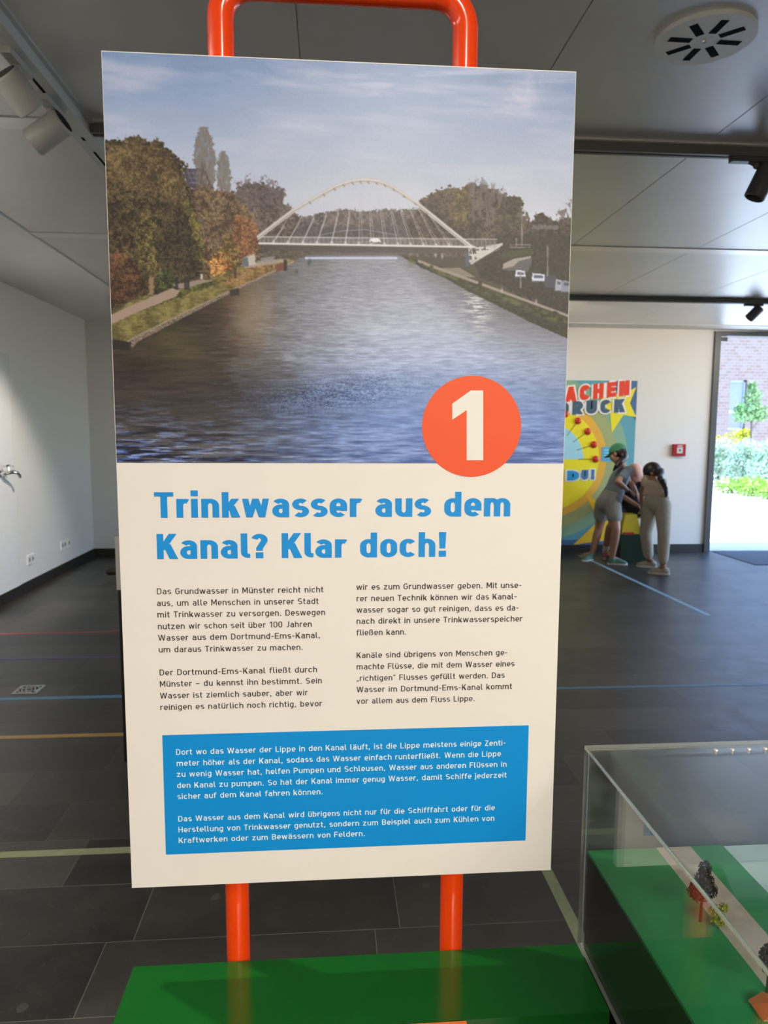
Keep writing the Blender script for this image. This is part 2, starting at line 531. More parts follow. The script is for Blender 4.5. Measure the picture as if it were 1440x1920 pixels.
Lk.new(tc.outputs['Object'], vo.inputs['Vector'])
foss = mth('MULTIPLY', mth('LESS_THAN', mth('ADD', vo.outputs['Distance'], mth('MULTIPLY', n2.outputs['Fac'], .10)), .115), 1.1)
spk = mth('MAXIMUM', mth('MULTIPLY', mth('GREATER_THAN', n2.outputs['Fac'], .665), .45), foss)
val = mth('ADD', mth('MULTIPLY', n1.outputs['Fac'], .7), mth('MULTIPLY', wt.outputs[0], .55))
cr = N.new('ShaderNodeValToRGB'); Lk.new(val, cr.inputs['Fac'])
cr.color_ramp.elements[0].position = .30; cr.color_ramp.elements[0].color = (.013, .0125, .0112, 1)
cr.color_ramp.elements[1].position = .95; cr.color_ramp.elements[1].color = (.060, .056, .049, 1)
mx = N.new('ShaderNodeMix'); mx.data_type = 'RGBA'; Lk.new(mth('MAXIMUM', mth('MULTIPLY', jn, .85), mth('MULTIPLY', spk, .25)), mx.inputs[0])
Lk.new(cr.outputs[0], mx.inputs[6]); mx.inputs[7].default_value = (.17, .16, .145, 1)
Lk.new(mx.outputs[2], bs.inputs['Base Color'])
rr = mth('ADD', mth('MULTIPLY', n1.outputs['Fac'], .22), .28)
Lk.new(mth('MAXIMUM', rr, mth('MULTIPLY', jn, .8)), bs.inputs['Roughness'])
bs.inputs['Specular IOR Level'].default_value = .56
bp = N.new('ShaderNodeBump'); bp.inputs['Strength'].default_value = .30; bp.inputs['Distance'].default_value = .008
Lk.new(mth('SUBTRACT', n1.outputs['Fac'], mth('MULTIPLY', jn, .5)), bp.inputs['Height']); Lk.new(bp.outputs['Normal'], bs.inputs['Normal'])
structure('floor', onebox(XL - .2, XR + .2, YF - .2, YB + .3, -.12, 0), fm)

# ceiling of satin metal cassettes with flush cross bands, plain plaster strip along the left wall
ceil_m = mat('satin_metal_ceiling', (.76, .74, .70), .36, metal=.4, vary=.03, scale=3, spec=.6)
plast_m = mat('plaster_strip', (.82, .81, .78), .6, vary=.02)
bm = BM()
xs = [-.096 + .894 * k for k in range(-2, 9)]
xs[0] = -1.95
bands = [-.32, 1.46, 3.24, 5.02, 6.80]
for i in range(len(xs) - 1):
    x0, x1 = xs[i] + .0025, min(xs[i + 1] - .0025, XR)
    if x0 > XR: break
    e = [YF] + [v for b_ in bands for v in (b_ - .004, b_ + .124)] + [YB - .35]
    for j in range(0, len(e), 2):
        box(bm, x0, x1, e[j], e[j + 1], ZC, ZC + .03)
box(bm, -1.95, XR, YF, YB - .34, ZC + .006, ZC + .03)
for b_ in bands:
    box(bm, -1.95, XR, b_ + .001, b_ + .119, ZC + .004, ZC + .03)
structure('ceiling', bm, ceil_m)
bm = BM()
for b_ in bands: box(bm, -1.95, XR, b_ + .002, b_ + .118, ZC - .006, ZC + .028)
structure('trim_2', bm, mat('ceiling_band_white', (.86, .84, .80), .34, metal=.5, vary=.02))
bm = BM()
box(bm, XL, -1.955, YF, YB, ZC - .012, ZC + .04)
box(bm, -1.955, XR, YB - .345, YB, ZC - .008, ZC + .04)
structure('trim_1', bm, plast_m)
structure('roof', onebox(XL - .3, XR + .3, YF - .3, YB + .5, ZC + .1, ZC + .35), mat('roof_slab', (.3, .3, .3), .8))

base_m = mat('baseboard_black', (.018, .017, .016), .45)
structure('baseboard_left', onebox(XL, XL + .012, YF, YB, 0, .1), base_m)
structure('baseboard_back', onebox(XL, 4.79, YB - .012, YB, 0, .1), base_m)

# door frame in the back wall
grey_m = mat('anthracite_frame', (.065, .066, .072), .4, vary=.03)
bm = BM()
box(bm, 4.79, DX0, YB - .03, YB + .12, 0, 2.775)
box(bm, DX0, DX1, YB - .03, YB + .12, DZ, 2.775)
box(bm, DX1, DX1 + .075, YB - .03, YB + .12, 0, 2.775)
d1 = structure('door_1', bm, grey_m, bevel=.004)
bm = BM()
for y_ in (4.83, 6.55, 8.23): box(bm, XR + .02, XR + .12, y_, y_ + .07, 0, 2.72)
box(bm, XR + .02, XR + .12, 4.90, 8.23, 2.65, 2.72); box(bm, XR + .02, XR + .12, 4.90, 8.23, 0, .07)
structure('window_1', bm, grey_m)
obj('door_closer', onebox(DX0 + .002, DX0 + .10, YB + .0, YB + .06, 2.655, 2.705), mat('dark_metal', (.03, .03, .035), .35), d1, bevel=.004)
obj('threshold', onebox(DX0, DX1, YB, YB + .28, 0, .012), mat('aluminium_sill', (.55, .57, .6), .35, metal=.7), d1)
mat_m = mat('entrance_mat', (.035, .037, .042), .8, vary=.25, scale=150)
tag(obj('entrance_mat', onebox(4.90, 7.4, 7.78, 8.72, 0, .006), mat_m, origin=(6.1, 8.2, 0)), 'dark grey entrance mat on the floor inside the open glass doorway', 'mat')

# ================================================================== THE INFORMATION PANEL
PY = 1.2
PX0, PX1, PZ0, PZ1 = -.347, .401, .7065, 2.082
foam_m = mat('panel_cream', (.80, .79, .775), .42, vary=.01, spec=.35)
orange_m = mat('orange_pipe_paint', (.86, .058, .003), .18, vary=.03, coat=.3)
st_ = thing('information_stand', 'tall cream information panel on an orange pipe frame behind the green bench', 'information stand', (.027, 1.236, 0))
bm = BM()
pr, px0, px1, zt = .0212, -.170, .225, 2.207
br = .052
path = [(px0, 1.236, .0), (px0, 1.236, 1.0), (px0, 1.236, zt - br)]
path += [(px0 + br - br * math.cos(a), 1.236, zt - br + br * math.sin(a)) for a in [PI / 2 * i / 8 for i in range(1, 9)]]
path += [(px1 - br + br * math.sin(a), 1.236, zt - br + br * math.cos(a)) for a in [PI / 2 * i / 8 for i in range(0, 9)]]
path += [(px1, 1.236, 1.0), (px1, 1.236, .0)]
tube(bm, path, pr, 32)
obj('pipe_frame', bm, orange_m, st_, smooth=True, angle=60)
board = obj('panel_board', onebox(PX0, PX1, PY, PY + .0135, PZ0, PZ1), foam_m, st_, bevel=.0008)

# ---- the printed photograph: a canal with an arched bridge, as colours on a fine mesh
def proj_panel(x, z):
    p = np.stack([x, np.full_like(x, PY), z - H], -1)
    c = p @ R
    return 720 + F * c[..., 0] / c[..., 2], 960 + F * c[..., 1] / c[..., 2]

def vnoise(x, y, seed):
    rng = np.random.RandomState(seed); T = rng.rand(256, 256).astype(np.float32)
    xi = np.floor(x).astype(int); yi = np.floor(y).astype(int)
    fx_ = x - xi; fy_ = y - yi
    fx_ = fx_ * fx_ * (3 - 2 * fx_); fy_ = fy_ * fy_ * (3 - 2 * fy_)
    a = T[yi & 255, xi & 255]; b_ = T[yi & 255, (xi + 1) & 255]; c = T[(yi + 1) & 255, xi & 255]; d = T[(yi + 1) & 255, (xi + 1) & 255]
    return (a * (1 - fx_) + b_ * fx_) * (1 - fy_) + (c * (1 - fx_) + d * fx_) * fy_
def fbm(x, y, seed, o=4):
    s = 0; a = .5; t_ = 0
    for i in range(o):
        s = s + a * vnoise(x * 2 ** i, y * 2 ** i, seed + i); t_ += a; a *= .55
    return s / t_
def inside(x, y, pts):
    r_ = np.zeros(x.shape, bool); n = len(pts)
    for i in range(n):
        x0, y0 = pts[i]; x1, y1 = pts[(i + 1) % n]
        if y0 == y1: continue
        c = ((y0 > y) != (y1 > y)) & (x < (x1 - x0) * (y - y0) / (y1 - y0) + x0)
        r_ ^= c
    return r_
def seg_dist(x, y, p, q_):
    dx, dy = q_[0] - p[0], q_[1] - p[1]
    t_ = np.clip(((x - p[0]) * dx + (y - p[1]) * dy) / (dx * dx + dy * dy + 1e-9), 0, 1)
    return np.hypot(x - p[0] - t_ * dx, y - p[1] - t_ * dy)

def paint_print():
    GZ0, GZ1 = 1.4492, PZ1 - .0015
    GX0, GX1 = PX0 + .0008, PX1 - .0008
    NW, NH = 800, 680
    gx = np.linspace(GX0, GX1, NW); gz = np.linspace(GZ1, GZ0, NH)
    XX, ZZ = np.meshgrid(gx, gz)
    x, y = proj_panel(XX, ZZ)
    c3 = lambda c: np.array(c, float)
    col = np.zeros(x.shape + (3,))
    # sky
    t_ = np.clip((y - 95) / 350, 0, 1)[..., None]
    keys = [(0, c3((122, 144, 178))), (.3, c3((146, 162, 188))), (.62, c3((174, 181, 196))), (1, c3((200, 198, 202)))]
    for (a, ca), (b_, cb) in zip(keys, keys[1:]):
        w = np.clip((t_ - a) / (b_ - a), 0, 1); col = np.where(t_ >= a, ca * (1 - w) + cb * w, col)
    cl = fbm((x + y * .9) / 190, (y - x * .10) / 26, 3, 5)
    cl2 = fbm((x - y * .3) / 130, (y + x * .03) / 18, 17, 5)
    cm = np.clip((cl - .46) * 3.2, 0, 1) * np.clip((430 - y) / 200, .25, 1) * .55
    cm = np.maximum(cm, np.clip((cl2 - .52) * 4, 0, 1) * .55 * np.clip((x - 450) / 250, .2, 1) * np.clip((300 - y) / 120, 0, 1))
    patch = np.exp(-(((x - 985) + (y - 175) * .55) / 34) ** 2 - ((y - 178) / 50) ** 2) * fbm(x / 18, y / 22, 9)
    cm = np.clip(cm + patch * .9, 0, 1)[..., None]
    col = col * (1 - cm) + c3((196, 194, 208)) * cm
    col -= (fbm(x / 120, y / 60, 31)[..., None] - .5) * c3((16, 14, 8))
    col = np.where((y > 466)[..., None], c3((66, 58, 48)), col)
    # jittered coordinates for leafy edges
    jx = x + (fbm(x / 4, y / 4, 41, 3) - .5) * 18 + (fbm(x / 20, y / 20, 43, 3) - .5) * 20
    jy = y + (fbm(x / 4, y / 4, 45, 3) - .5) * 18 + (fbm(x / 20, y / 20, 47, 3) - .5) * 20
    jx2 = x + (fbm(x / 3, y / 3, 51, 2) - .5) * 9; jy2 = y + (fbm(x / 3, y / 3, 53, 2) - .5) * 9
    leaf = fbm(x / 4.5, y / 4.5, 61, 4); leafb = fbm(x / 24, y / 24, 63, 3); fine = fbm(x / 2.0, y / 2.0, 67, 2)
    def put(mask, c, a=1.0):
        nonlocal col
        m = mask * a
        m = np.pad(m, 1, mode='edge')
        m = (m[:-2, 1:-1] + m[2:, 1:-1] + 2 * m[1:-1, 1:-1]) / 4
        m = np.pad(m, ((0, 0), (1, 1)), mode='edge')
        m = ((m[:, :-2] + m[:, 2:] + 2 * m[:, 1:-1]) / 4)[..., None]
        col = col * (1 - m) + c * m
    def foliage(mask, dark, lite, a=1.0, bias=0.0, k=1.6):
        v = np.clip((leaf - .5) * 2.1 + (leafb - .5) * 1.5 + (fine - .5) * .9 + .42 + bias, -.15, 1.25)[..., None]
        put(mask.astype(float), c3(dark) * (1 - v) + c3(lite) * v, a)
    # distant wood behind the arch
    foliage(inside(jx2, jy2, [(430, 400), (540, 404), (575, 405), (610, 398), (640, 393), (690, 396), (720, 393), (760, 394), (800, 388), (860, 400), (900, 480), (430, 480)]), (72, 66, 66), (112, 100, 94))
    hz = inside(x, y, [(540, 425), (880, 425), (880, 470), (540, 470)])
    put(hz.astype(float), c3((70, 64, 64)), .35)
    # far right hills and hedges
    foliage(inside(jx2, jy2, [(920, 420), (975, 418), (1000, 414), (1004, 402), (1018, 400), (1032, 408), (1040, 416), (1062, 408), (1078, 412), (1075, 640), (900, 500)]), (36, 31, 27), (70, 60, 50))
    put(inside(x, jy2, [(975, 421), (1048, 423), (1046, 430), (975, 430)]).astype(float), c3((112, 106, 110)), .7)
    # right group of trees
    RT = [(765, 412), (785, 392), (795, 372), (822, 362), (850, 352), (872, 348), (905, 344), (928, 350), (945, 362), (962, 370), (978, 380), (982, 398), (1000, 420), (985, 500), (900, 478), (765, 470)]
    foliage(inside(jx, jy, RT), (48, 40, 36), (92, 78, 64))
    foliage(inside(jx, jy, [(850, 352), (882, 350), (884, 400), (878, 425), (850, 420)]), (72, 60, 36), (118, 100, 58), .75)
    bare = (fbm(x / 6, y / 16, 71, 3) > .52) & inside(jx, jy, [(880, 340), (905, 334), (935, 345), (952, 366), (945, 420), (890, 430)])
    put(bare.astype(float), c3((110, 98, 94)), .6)
    foliage(inside(jx, jy, [(935, 388), (952, 368), (972, 370), (980, 395), (970, 425), (935, 425)]), (42, 38, 32), (80, 74, 56), .9)
    tw = (fbm(x / 3, y / 9, 73, 3) > .50) & inside(jx, jy, [(1050, 400), (1055, 382), (1072, 372), (1080, 372), (1080, 415), (1052, 415)])
    put(tw.astype(float), c3((88, 78, 78)), .8)
    # dark right bank, car park
    put(inside(x, jy2, [(880, 470), (940, 440), (1080, 440), (1080, 640), (1000, 560), (900, 520)]).astype(float), c3((42, 36, 32)) + (leaf[..., None] - .5) * c3((46, 40, 30)), .92)
    # middle trees on the left
    foliage(inside(jx, jy, [(430, 372), (448, 348), (470, 340), (490, 344), (505, 348), (528, 352), (535, 378), (552, 388), (560, 410), (548, 470), (430, 480)]), (66, 56, 52), (104, 90, 82), .96)
    twg = (fbm(x / 4, y / 5, 75, 3) > .5) & inside(jx, jy, [(440, 352), (462, 330), (490, 338), (510, 340), (534, 352), (530, 385), (445, 390)])
    put(twg.astype(float), c3((92, 82, 84)), .65)
    # roof with solar panels
    put(inside(x, y, [(344, 316), (384, 316), (402, 356), (352, 352)]).astype(float), c3((72, 64, 78)))
    gridl = ((np.abs(((y - 316) / 9.0) % 1 - .5) > .42) | (np.abs(((x + (y - 316) * -.4 - 350) / 9.0) % 1 - .5) > .44)) & inside(x, y, [(350, 318), (378, 318), (388, 350), (354, 350)])
    put(gridl.astype(float), c3((140, 136, 150)), .7)
    put(inside(x, y, [(376, 304), (384, 304), (386, 330), (377, 330)]).astype(float), c3((66, 58, 62)))
    # poplars
    def poplar(cx, y0, y1, w):
        s = np.clip((y - y0) / (y1 - y0), 0, 1)
        hw = w * np.clip(np.sin(np.clip(s * .90 + .06, 0, 1) ** .9 * PI), 0, 1) ** .75 * (.85 + .5 * (fbm(y / 6, y * 0 + cx, 81) - .3))
        m = (np.abs(jx2 - cx - (s - .4) * 6) < hw) & (y > y0) & (y < y1)
        tex = fbm(x / 2.2, y / 9, 83, 3)
        put(m.astype(float), c3((104, 94, 84)) + (tex[..., None] - .5) * c3((90, 80, 66)), np.clip(.62 + (tex - .35) * 1.4, .25, .95))
    poplar(384, 238, 392, 21); poplar(420, 284, 396, 13)
    # brown and orange thicket
    foliage(inside(jx, jy, [(352, 350), (390, 352), (428, 362), (448, 378), (470, 400), (486, 430), (486, 480), (455, 515), (352, 545)]), (72, 56, 42), (126, 102, 74), .97)
    foliage(inside(jx, jy, [(436, 400), (468, 408), (486, 440), (482, 476), (452, 490), (440, 450)]), (96, 62, 40), (166, 106, 62), .7)
    foliage(inside(jx, jy, [(392, 482), (412, 472), (440, 466), (448, 490), (438, 515), (396, 526)]), (112, 68, 34), (232, 170, 90), .9, .0)
    foliage(inside(jx, jy, [(428, 430), (450, 470), (446, 512), (412, 470)]), (92, 76, 38), (158, 134, 70), .7)
    # the big willow
    W1 = [(186, 262), (200, 256), (222, 262), (246, 258), (272, 260), (300, 266), (318, 278), (330, 298), (348, 308), (352, 345), (362, 380), (376, 430), (386, 470), (384, 520), (350, 540), (300, 560), (240, 560), (186, 600)]
    foliage(inside(jx, jy, W1), (50, 42, 32), (104, 88, 56), 1.0, -.02)
    foliage(inside(jx, jy, [(205, 268), (300, 272), (335, 310), (345, 350), (280, 360), (200, 340)]), (84, 66, 44), (128, 104, 66), .55)
    foliage(inside(jx, jy, [(255, 420), (300, 400), (310, 460), (300, 520), (262, 500)]), (54, 48, 28), (136, 122, 62), .45)
    foliage(inside(jx, jy, [(345, 370), (366, 400), (384, 470), (378, 500), (350, 440)]), (76, 70, 36), (140, 126, 66), .7)
    foliage(inside(jx, jy, [(300, 380), (345, 380), (375, 470), (370, 530), (310, 540), (290, 470)]), (36, 31, 26), (70, 60, 42), .72)
    foliage(inside(jx, jy, [(190, 478), (225, 470), (262, 498), (270, 540), (250, 562), (190, 580)]), (54, 36, 28), (112, 70, 48), .75)
    foliage(inside(jx2, jy2, [(295, 510), (320, 505), (335, 545), (320, 560), (290, 562)]), (34, 40, 24), (76, 84, 44), .8)
    put(inside(jx2, y, [(279, 520), (288, 520), (289, 562), (278, 562)]).astype(float), c3((136, 110, 80)))
    # left bank: grass, path
    bank = inside(x, jy2, [(186, 600), (260, 556), (330, 548), (400, 520), (470, 492), (556, 486), (555, 492), (430, 548), (246, 640), (186, 645)])
    gv = np.clip((leafb - .5) * 1.8 + (fbm(x / 9, y / 3.5, 127, 4) - .5) * 1.6 + (fine - .5) * .5 + .5, 0, 1)[..., None]
    put(bank.astype(float), c3((84, 76, 42)) * (1 - gv) + c3((134, 120, 68)) * gv)
    foliage(bank & inside(x, y, [(400, 530), (480, 494), (540, 486), (450, 540)]), (110, 76, 46), (166, 124, 78), .7)
    foliage(bank & inside(jx2, jy2, [(206, 588), (330, 552), (380, 530), (430, 524), (330, 560), (210, 604)]), (44, 46, 24), (86, 88, 44), .85)
    put(inside(x, jy2 * .3 + y * .7, [(186, 600), (262, 566), (322, 540), (338, 545), (330, 556), (262, 584), (186, 618)]).astype(float), c3((156, 132, 114)))
    put(inside(x, y, [(322, 534), (380, 524), (400, 526), (340, 542)]).astype(float), c3((150, 132, 122)), .9)
    put(inside(x, y, [(455, 502), (500, 486), (545, 484), (540, 490), (470, 502)]).astype(float), c3((162, 150, 140)), .8)
    put(inside(jx2, y, [(455, 500), (456, 484), (476, 476), (482, 496)]).astype(float), c3((182, 172, 160)))
    put(inside(x, y, [(455, 500), (455, 484), (465, 482), (466, 500)]).astype(float), c3((92, 100, 104)))
    put(inside(x, y, [(484, 478), (560, 466), (640, 470), (560, 492), (545, 486), (490, 486)]).astype(float), c3((84, 76, 62)) + (leaf[..., None] - .5) * c3((60, 56, 40)), .9)
    put(inside(x, y, [(490, 484), (516, 480), (514, 487), (486, 490)]).astype(float), c3((140, 134, 126)), .8)
    for pxx in (331, 348, 353):
        put(((np.abs(x - pxx) < 2.6) & (y > 519) & (y < 543)).astype(float), c3((44, 38, 42)), .85)
    put(((np.abs(x - 378) < 2.2) & (y > 514) & (y < 524)).astype(float), c3((210, 200, 190)), .8)
    put(((np.abs(x - 441) < 2.0) & (y > 502) & (y < 522)).astype(float), c3((60, 46, 40)), .85)
    # water
    shore_l = np.interp(y, [470, 486, 493, 520, 548, 600, 640, 656, 660], [600, 556, 548, 492, 432, 328, 250, 236, 180])
    shore_r = np.interp(y, [470, 484, 500, 520, 545, 570, 600, 632, 640], [735, 757, 790, 835, 880, 930, 990, 1062, 1100])
    jw = (fbm(x / 8, y / 3, 91, 3) - .5) * 6
    wat = (y > 474) & (x > shore_l) & (x + jw < shore_r)
    tw_ = np.clip((y - 480) / 390, 0, 1)
    keys = [(0, (140, 138, 146)), (.12, (150, 150, 160)), (.35, (172, 176, 190)), (.5, (164, 174, 198)), (.65, (126, 146, 184)), (.8, (112, 136, 184)), (1, (104, 124, 172))]
    wc = np.zeros_like(col)
    for (a, ca), (b_, cb) in zip(keys, keys[1:]):
        w = np.clip((tw_ - a) / (b_ - a), 0, 1)[..., None]; wc = np.where(tw_[..., None] >= a, c3(ca) * (1 - w) + c3(cb) * w, wc)
    per = .35 + tw_ * 1.0
    def bands(sx, sy, seed, o):
        r_ = 0; ctr = (0.02, .22, .5, .9); wd = [np.clip(1 - np.abs(tw_ - c_) / d_, 0, 1) for c_, d_ in zip(ctr, (.2, .28, .34, .45))]
        tot = sum(wd) + 1e-6
        for k_, (c_, w_) in enumerate(zip(ctr, wd)):
            p_ = .30 + c_ * 1.0
            r_ = r_ + w_ / tot * fbm(x / (sx * p_ + 4), y / (sy * p_ + .9), seed + 11 * k_, o)
        return .5 + (r_ - .5) * 1.25
    rp = bands(20, 2.2, 101, 4); rp2 = bands(60, 6, 203, 3)
    refl = np.interp(x + (rp - .5) * 110 * (.3 + tw_) + (fbm(x / 50, y / 30, 105, 3) - .5) * 60, [200, 300, 410, 440, 500, 570, 660, 740], [1, 1, .97, .84, .66, .34, .09, 0])
    refl = refl * np.interp(y, [480, 600, 700, 780, 870], [1, 1, 1, .92, .70])
    edge = np.interp(x, [200, 300, 430, 560], [1, .9, .35, 0]) * np.interp(y, [640, 740, 800, 866], [0, .08, .45, 1])
    refl = np.clip(refl - np.clip((rp - .46) * 4, 0, 1) * edge * .9, 0, 1)
    rcol = c3((50, 41, 34)) + (rp2[..., None] - .5) * c3((34, 30, 22))
    amber = np.exp(-((x - 474) / 46) ** 2 - ((y - 585) / 75) ** 2) * .9
    rcol = rcol * (1 - amber[..., None]) + c3((120, 94, 58)) * amber[..., None]
    rcol = rcol + (np.exp(-((x - 330) / 60) ** 2 - ((y - 650) / 40) ** 2) * .5)[..., None] * c3((40, 42, 14))
    refr = np.interp(x - 0.9 * (y - 520), [760, 800, 860, 930], [0, .28, .62, .8]) * np.interp(y, [480, 520, 600, 690], [1, .95, .72, .2])
    wc = wc + ((rp - .5) * np.interp(tw_, [0, .3, 1], [48, 58, 78]))[..., None] * c3((1, .95, .8)) * (1 - np.clip(refl, 0, 1) * .6)[..., None]
    wc = wc * (1 - refl[..., None]) + rcol * refl[..., None]
    wc = wc * (1 - refr[..., None]) + c3((66, 60, 60)) * refr[..., None]
    white = np.exp(-(((x - 893 - (y - 575) * .12) / 22) ** 2) - ((y - 580) / 38) ** 2) * np.clip((rp - .42) * 5, 0, 1)
    wc = wc * (1 - white[..., None]) + c3((210, 204, 200)) * white[..., None]
    patchd = np.exp(-((x - 640 - (y - 735) * -1.2) / 130) ** 2 - ((y - 738 + (x - 640) * .05) / 32) ** 2) * np.clip(.4 + (fbm(x / 3, y / 2, 111, 3) - .5) * 3, 0, 1)
    wc = wc - patchd[..., None] * c3((58, 52, 40))
    lo = np.clip((y - 770) / 90, 0, 1) * np.clip((fbm(x / 60, y / 4.0, 113, 3) - .5) * 5, -.6, .9) * (.5 + .6 * np.clip((520 - x) / 250, 0, 1))
    wc = wc - lo[..., None] * c3((54, 50, 40))
    br_ = np.exp(-((y - 484) / 2.2) ** 2) * ((x > 572) & (x < 745))
    wc = wc * (1 - br_[..., None]) + c3((186, 198, 222)) * br_[..., None]
    dk = np.clip((482 - y) / 5, 0, 1) * .75
    wc = wc * (1 - dk[..., None]) + c3((78, 70, 70)) * dk[..., None]
    put(wat.astype(float), wc)
    # quay wall on the left
    quay = (np.abs(x - shore_l + 2 * np.clip((y - 480) / 160, .15, 1)) < 11 * np.clip((y - 470) / 150, .25, 1)) & (y > 490) & (y < 652) & (x < 552)
    put(quay.astype(float), c3((122, 106, 90)) + (fine[..., None] - .5) * c3((90, 84, 74)), .9)
    qt = (np.abs(x - shore_l + 12 * np.clip((y - 470) / 150, .25, 1)) < 2.6) & (y > 490) & (y < 648)
    put(qt.astype(float), c3((160, 142, 122)), .8)
    put(inside(x, y, [(186, 632), (246, 642), (244, 657), (186, 654)]).astype(float), c3((40, 34, 32)))
    put(inside(x, y, [(430, 544), (448, 540), (448, 553), (432, 556)]).astype(float), c3((52, 46, 40)))
    put(inside(x, y, [(516, 497), (535, 492), (533, 506), (518, 510)]).astype(float), c3((110, 66, 52)))
    put(((np.abs(x - 535) < 3) & (y > 487) & (y < 508)).astype(float), c3((48, 40, 40)))
    for bx, by in ((579, 494), (581, 490), (556, 510)):
        put(np.exp(-((x - bx) / 2.4) ** 2 - ((y - by) / 4.5) ** 2), c3((52, 74, 62)), .9)
    # right bank: grass slope and path
    rb = inside(x + jw, y, [(757, 482), (775, 484), (830, 500), (905, 530), (990, 565), (1080, 598), (1080, 650), (1062, 634), (990, 602), (930, 572), (880, 547), (835, 522), (790, 502)])
    put(rb.astype(float), c3((46, 42, 30)) + (leaf[..., None] - .5) * c3((44, 44, 26)))
    gl = np.exp(-(((y - (484 + (x - 757) * .40)) / 7) ** 2)) * (x > 765) * np.clip((fbm(x / 14, y / 8, 121, 2) - .38) * 4, 0, 1)
    put(gl, c3((96, 100, 52)), .75)
    pth = np.abs(y - (490 + (x - 785) * .365)) < np.clip(3.2 - (x - 785) * .002, 1.8, 3.4)
    put((pth & (x > 783) & (x < 1075) & (fbm(x / 20, y / 20, 123, 2) > .36)).astype(float), c3((158, 146, 134)), .85)
    put(inside(x, y, [(828, 503), (862, 502), (892, 520), (870, 520)]).astype(float), c3((150, 138, 126)), .7)
    # road and vehicles
    put(inside(x, y, [(942, 506), (944, 496), (962, 486), (996, 481), (997, 492), (990, 510)]).astype(float), c3((88, 84, 86)), .9)
    put(inside(x, y, [(942, 504), (944, 494), (964, 485), (996, 480), (994, 484), (972, 490), (962, 500)]).astype(float), c3((160, 150, 138)), .9)
    put(inside(x, y, [(942, 472), (1000, 466), (1000, 478), (940, 484)]).astype(float), c3((66, 74, 40)), .6)
    for a, b_, c, d, cc in ((967, 506, 985, 522, (206, 206, 214)), (998, 512, 1021, 530, (196, 200, 214)), (1022, 516, 1044, 542, (60, 64, 72)), (1042, 524, 1054, 548, (150, 154, 166)), (1054, 526, 1072, 550, (126, 130, 142))):
        put(inside(jx2 * .25 + x * .75, jy2 * .25 + y * .75, [(a, b_), (c, b_ + 2), (c + 1, d), (a - 2, d)]).astype(float), c3(cc))
        put(inside(x, y, [(a + 3, b_ + 4), (c - 3, b_ + 5), (c - 3, b_ + 10), (a + 3, b_ + 9)]).astype(float), c3((52, 56, 66)), .8)
        put(inside(x, y, [(a - 3, d - 3), (c + 1, d - 3), (c + 1, d + 3), (a - 3, d + 2)]).astype(float), c3((34, 32, 36)), .8)
    for lx, y0, y1 in ((978.5, 404, 462), (1026.5, 460, 518), (976, 510, 540), (968, 446, 462)):
        put(((np.abs(x - lx) < 1.3) & (y > y0) & (y < y1)).astype(float), c3((140, 132, 124)), .8)
    for bx, by in ((817, 479), (829, 481), (941, 544), (1005, 565)):
        put(np.exp(-((x - bx) / 2) ** 2 - ((y - by) / 4) ** 2), c3((200, 188, 180)), .7)
    for yy_ in (459, 464):
        put(((np.abs(y - yy_) < 1) & (x > 955) & (x < 995)).astype(float), c3((150, 142, 128)), .7)
    # the bridge
    put(inside(x, y, [(484, 458), (890, 464), (886, 476), (600, 472), (500, 470)]).astype(float), c3((74, 66, 64)), .85)
    put(inside(x, y, [(878, 466), (942, 456), (936, 468), (880, 493)]).astype(float), c3((196, 188, 178)) - (np.clip((leaf[..., None] - .52) * 8, 0, 1)) * c3((110, 106, 100)))
    put(seg_dist(x, y, (884, 494), (941, 458)) < 2.2, c3((196, 190, 182)), .9)
    put(seg_dist(x, y, (890, 496), (941, 462)) < 1.2, c3((60, 54, 52)), .9)
    put(((x > 873) & (x < 879) & (y > 474) & (y < 500)).astype(float), c3((70, 84, 104)), .9)
    put(((x > 886) & (x < 890) & (y > 460) & (y < 476)).astype(float), c3((60, 54, 52)), .9)
    deck_y = 456.5 + (x - 487) * .0165
    rail = (y > deck_y - 13) & (y < deck_y) & (x > 486) & (x < 932)
    put(rail.astype(float), c3((150, 144, 142)), .38 + .25 * (np.abs(((x - 487) / 8.0) % 1 - .5) > .36))
    def thin(p, q_, w, c, a=1.0):
        d = seg_dist(x, y, p, q_); put(np.clip(w + .5 - d, 0, 1), c3(c), a)
    thin((486, 444), (932, 449), 1.0, (196, 190, 186), .9)
    thin((600, 441), (640, 433), .8, (150, 146, 154), .7); thin((640, 433), (685, 430.5), .8, (150, 146, 154), .7); thin((685, 430.5), (745, 441), .8, (150, 146, 154), .7)
    arch = [(484, 444), (515, 420), (549, 394.5), (580, 376.5), (607, 361.5), (627, 350.5), (644, 343.5), (660, 339), (676, 337), (692, 337), (707, 339), (722, 343.5), (738, 351.5), (758, 365), (782, 380.5), (815, 407), (847, 433), (883, 461.5)]
    tops = [(548, 396), (581, 377), (607, 362.5), (627, 352), (644, 345), (661, 341), (676, 339), (690, 339), (706, 341), (721, 345), (738, 353), (757, 365.5), (778, 379), (800, 397)]
    bots = [513, 540, 568, 594.5, 622, 648, 673, 696, 721, 746, 770, 794, 818, 842]
    for i, (tp, bx) in enumerate(zip(tops, bots)):
        by = 456.5 + (bx - 487) * .0165 - 3
        thin(tp, (bx, by), .55, (190, 186, 188), .8)
        if i > 5: thin(tp, (bx + 6, by), .5, (186, 182, 184), .7)
        else: thin(((tp[0] + bx) / 2 + 2, (tp[1] + by) / 2), (bx - 1, by), .8, (196, 190, 188), .7)
        put(np.exp(-((x - bx) / 2.4) ** 2 - ((y - by) / 2.6) ** 2), c3((214, 208, 202)), .9)
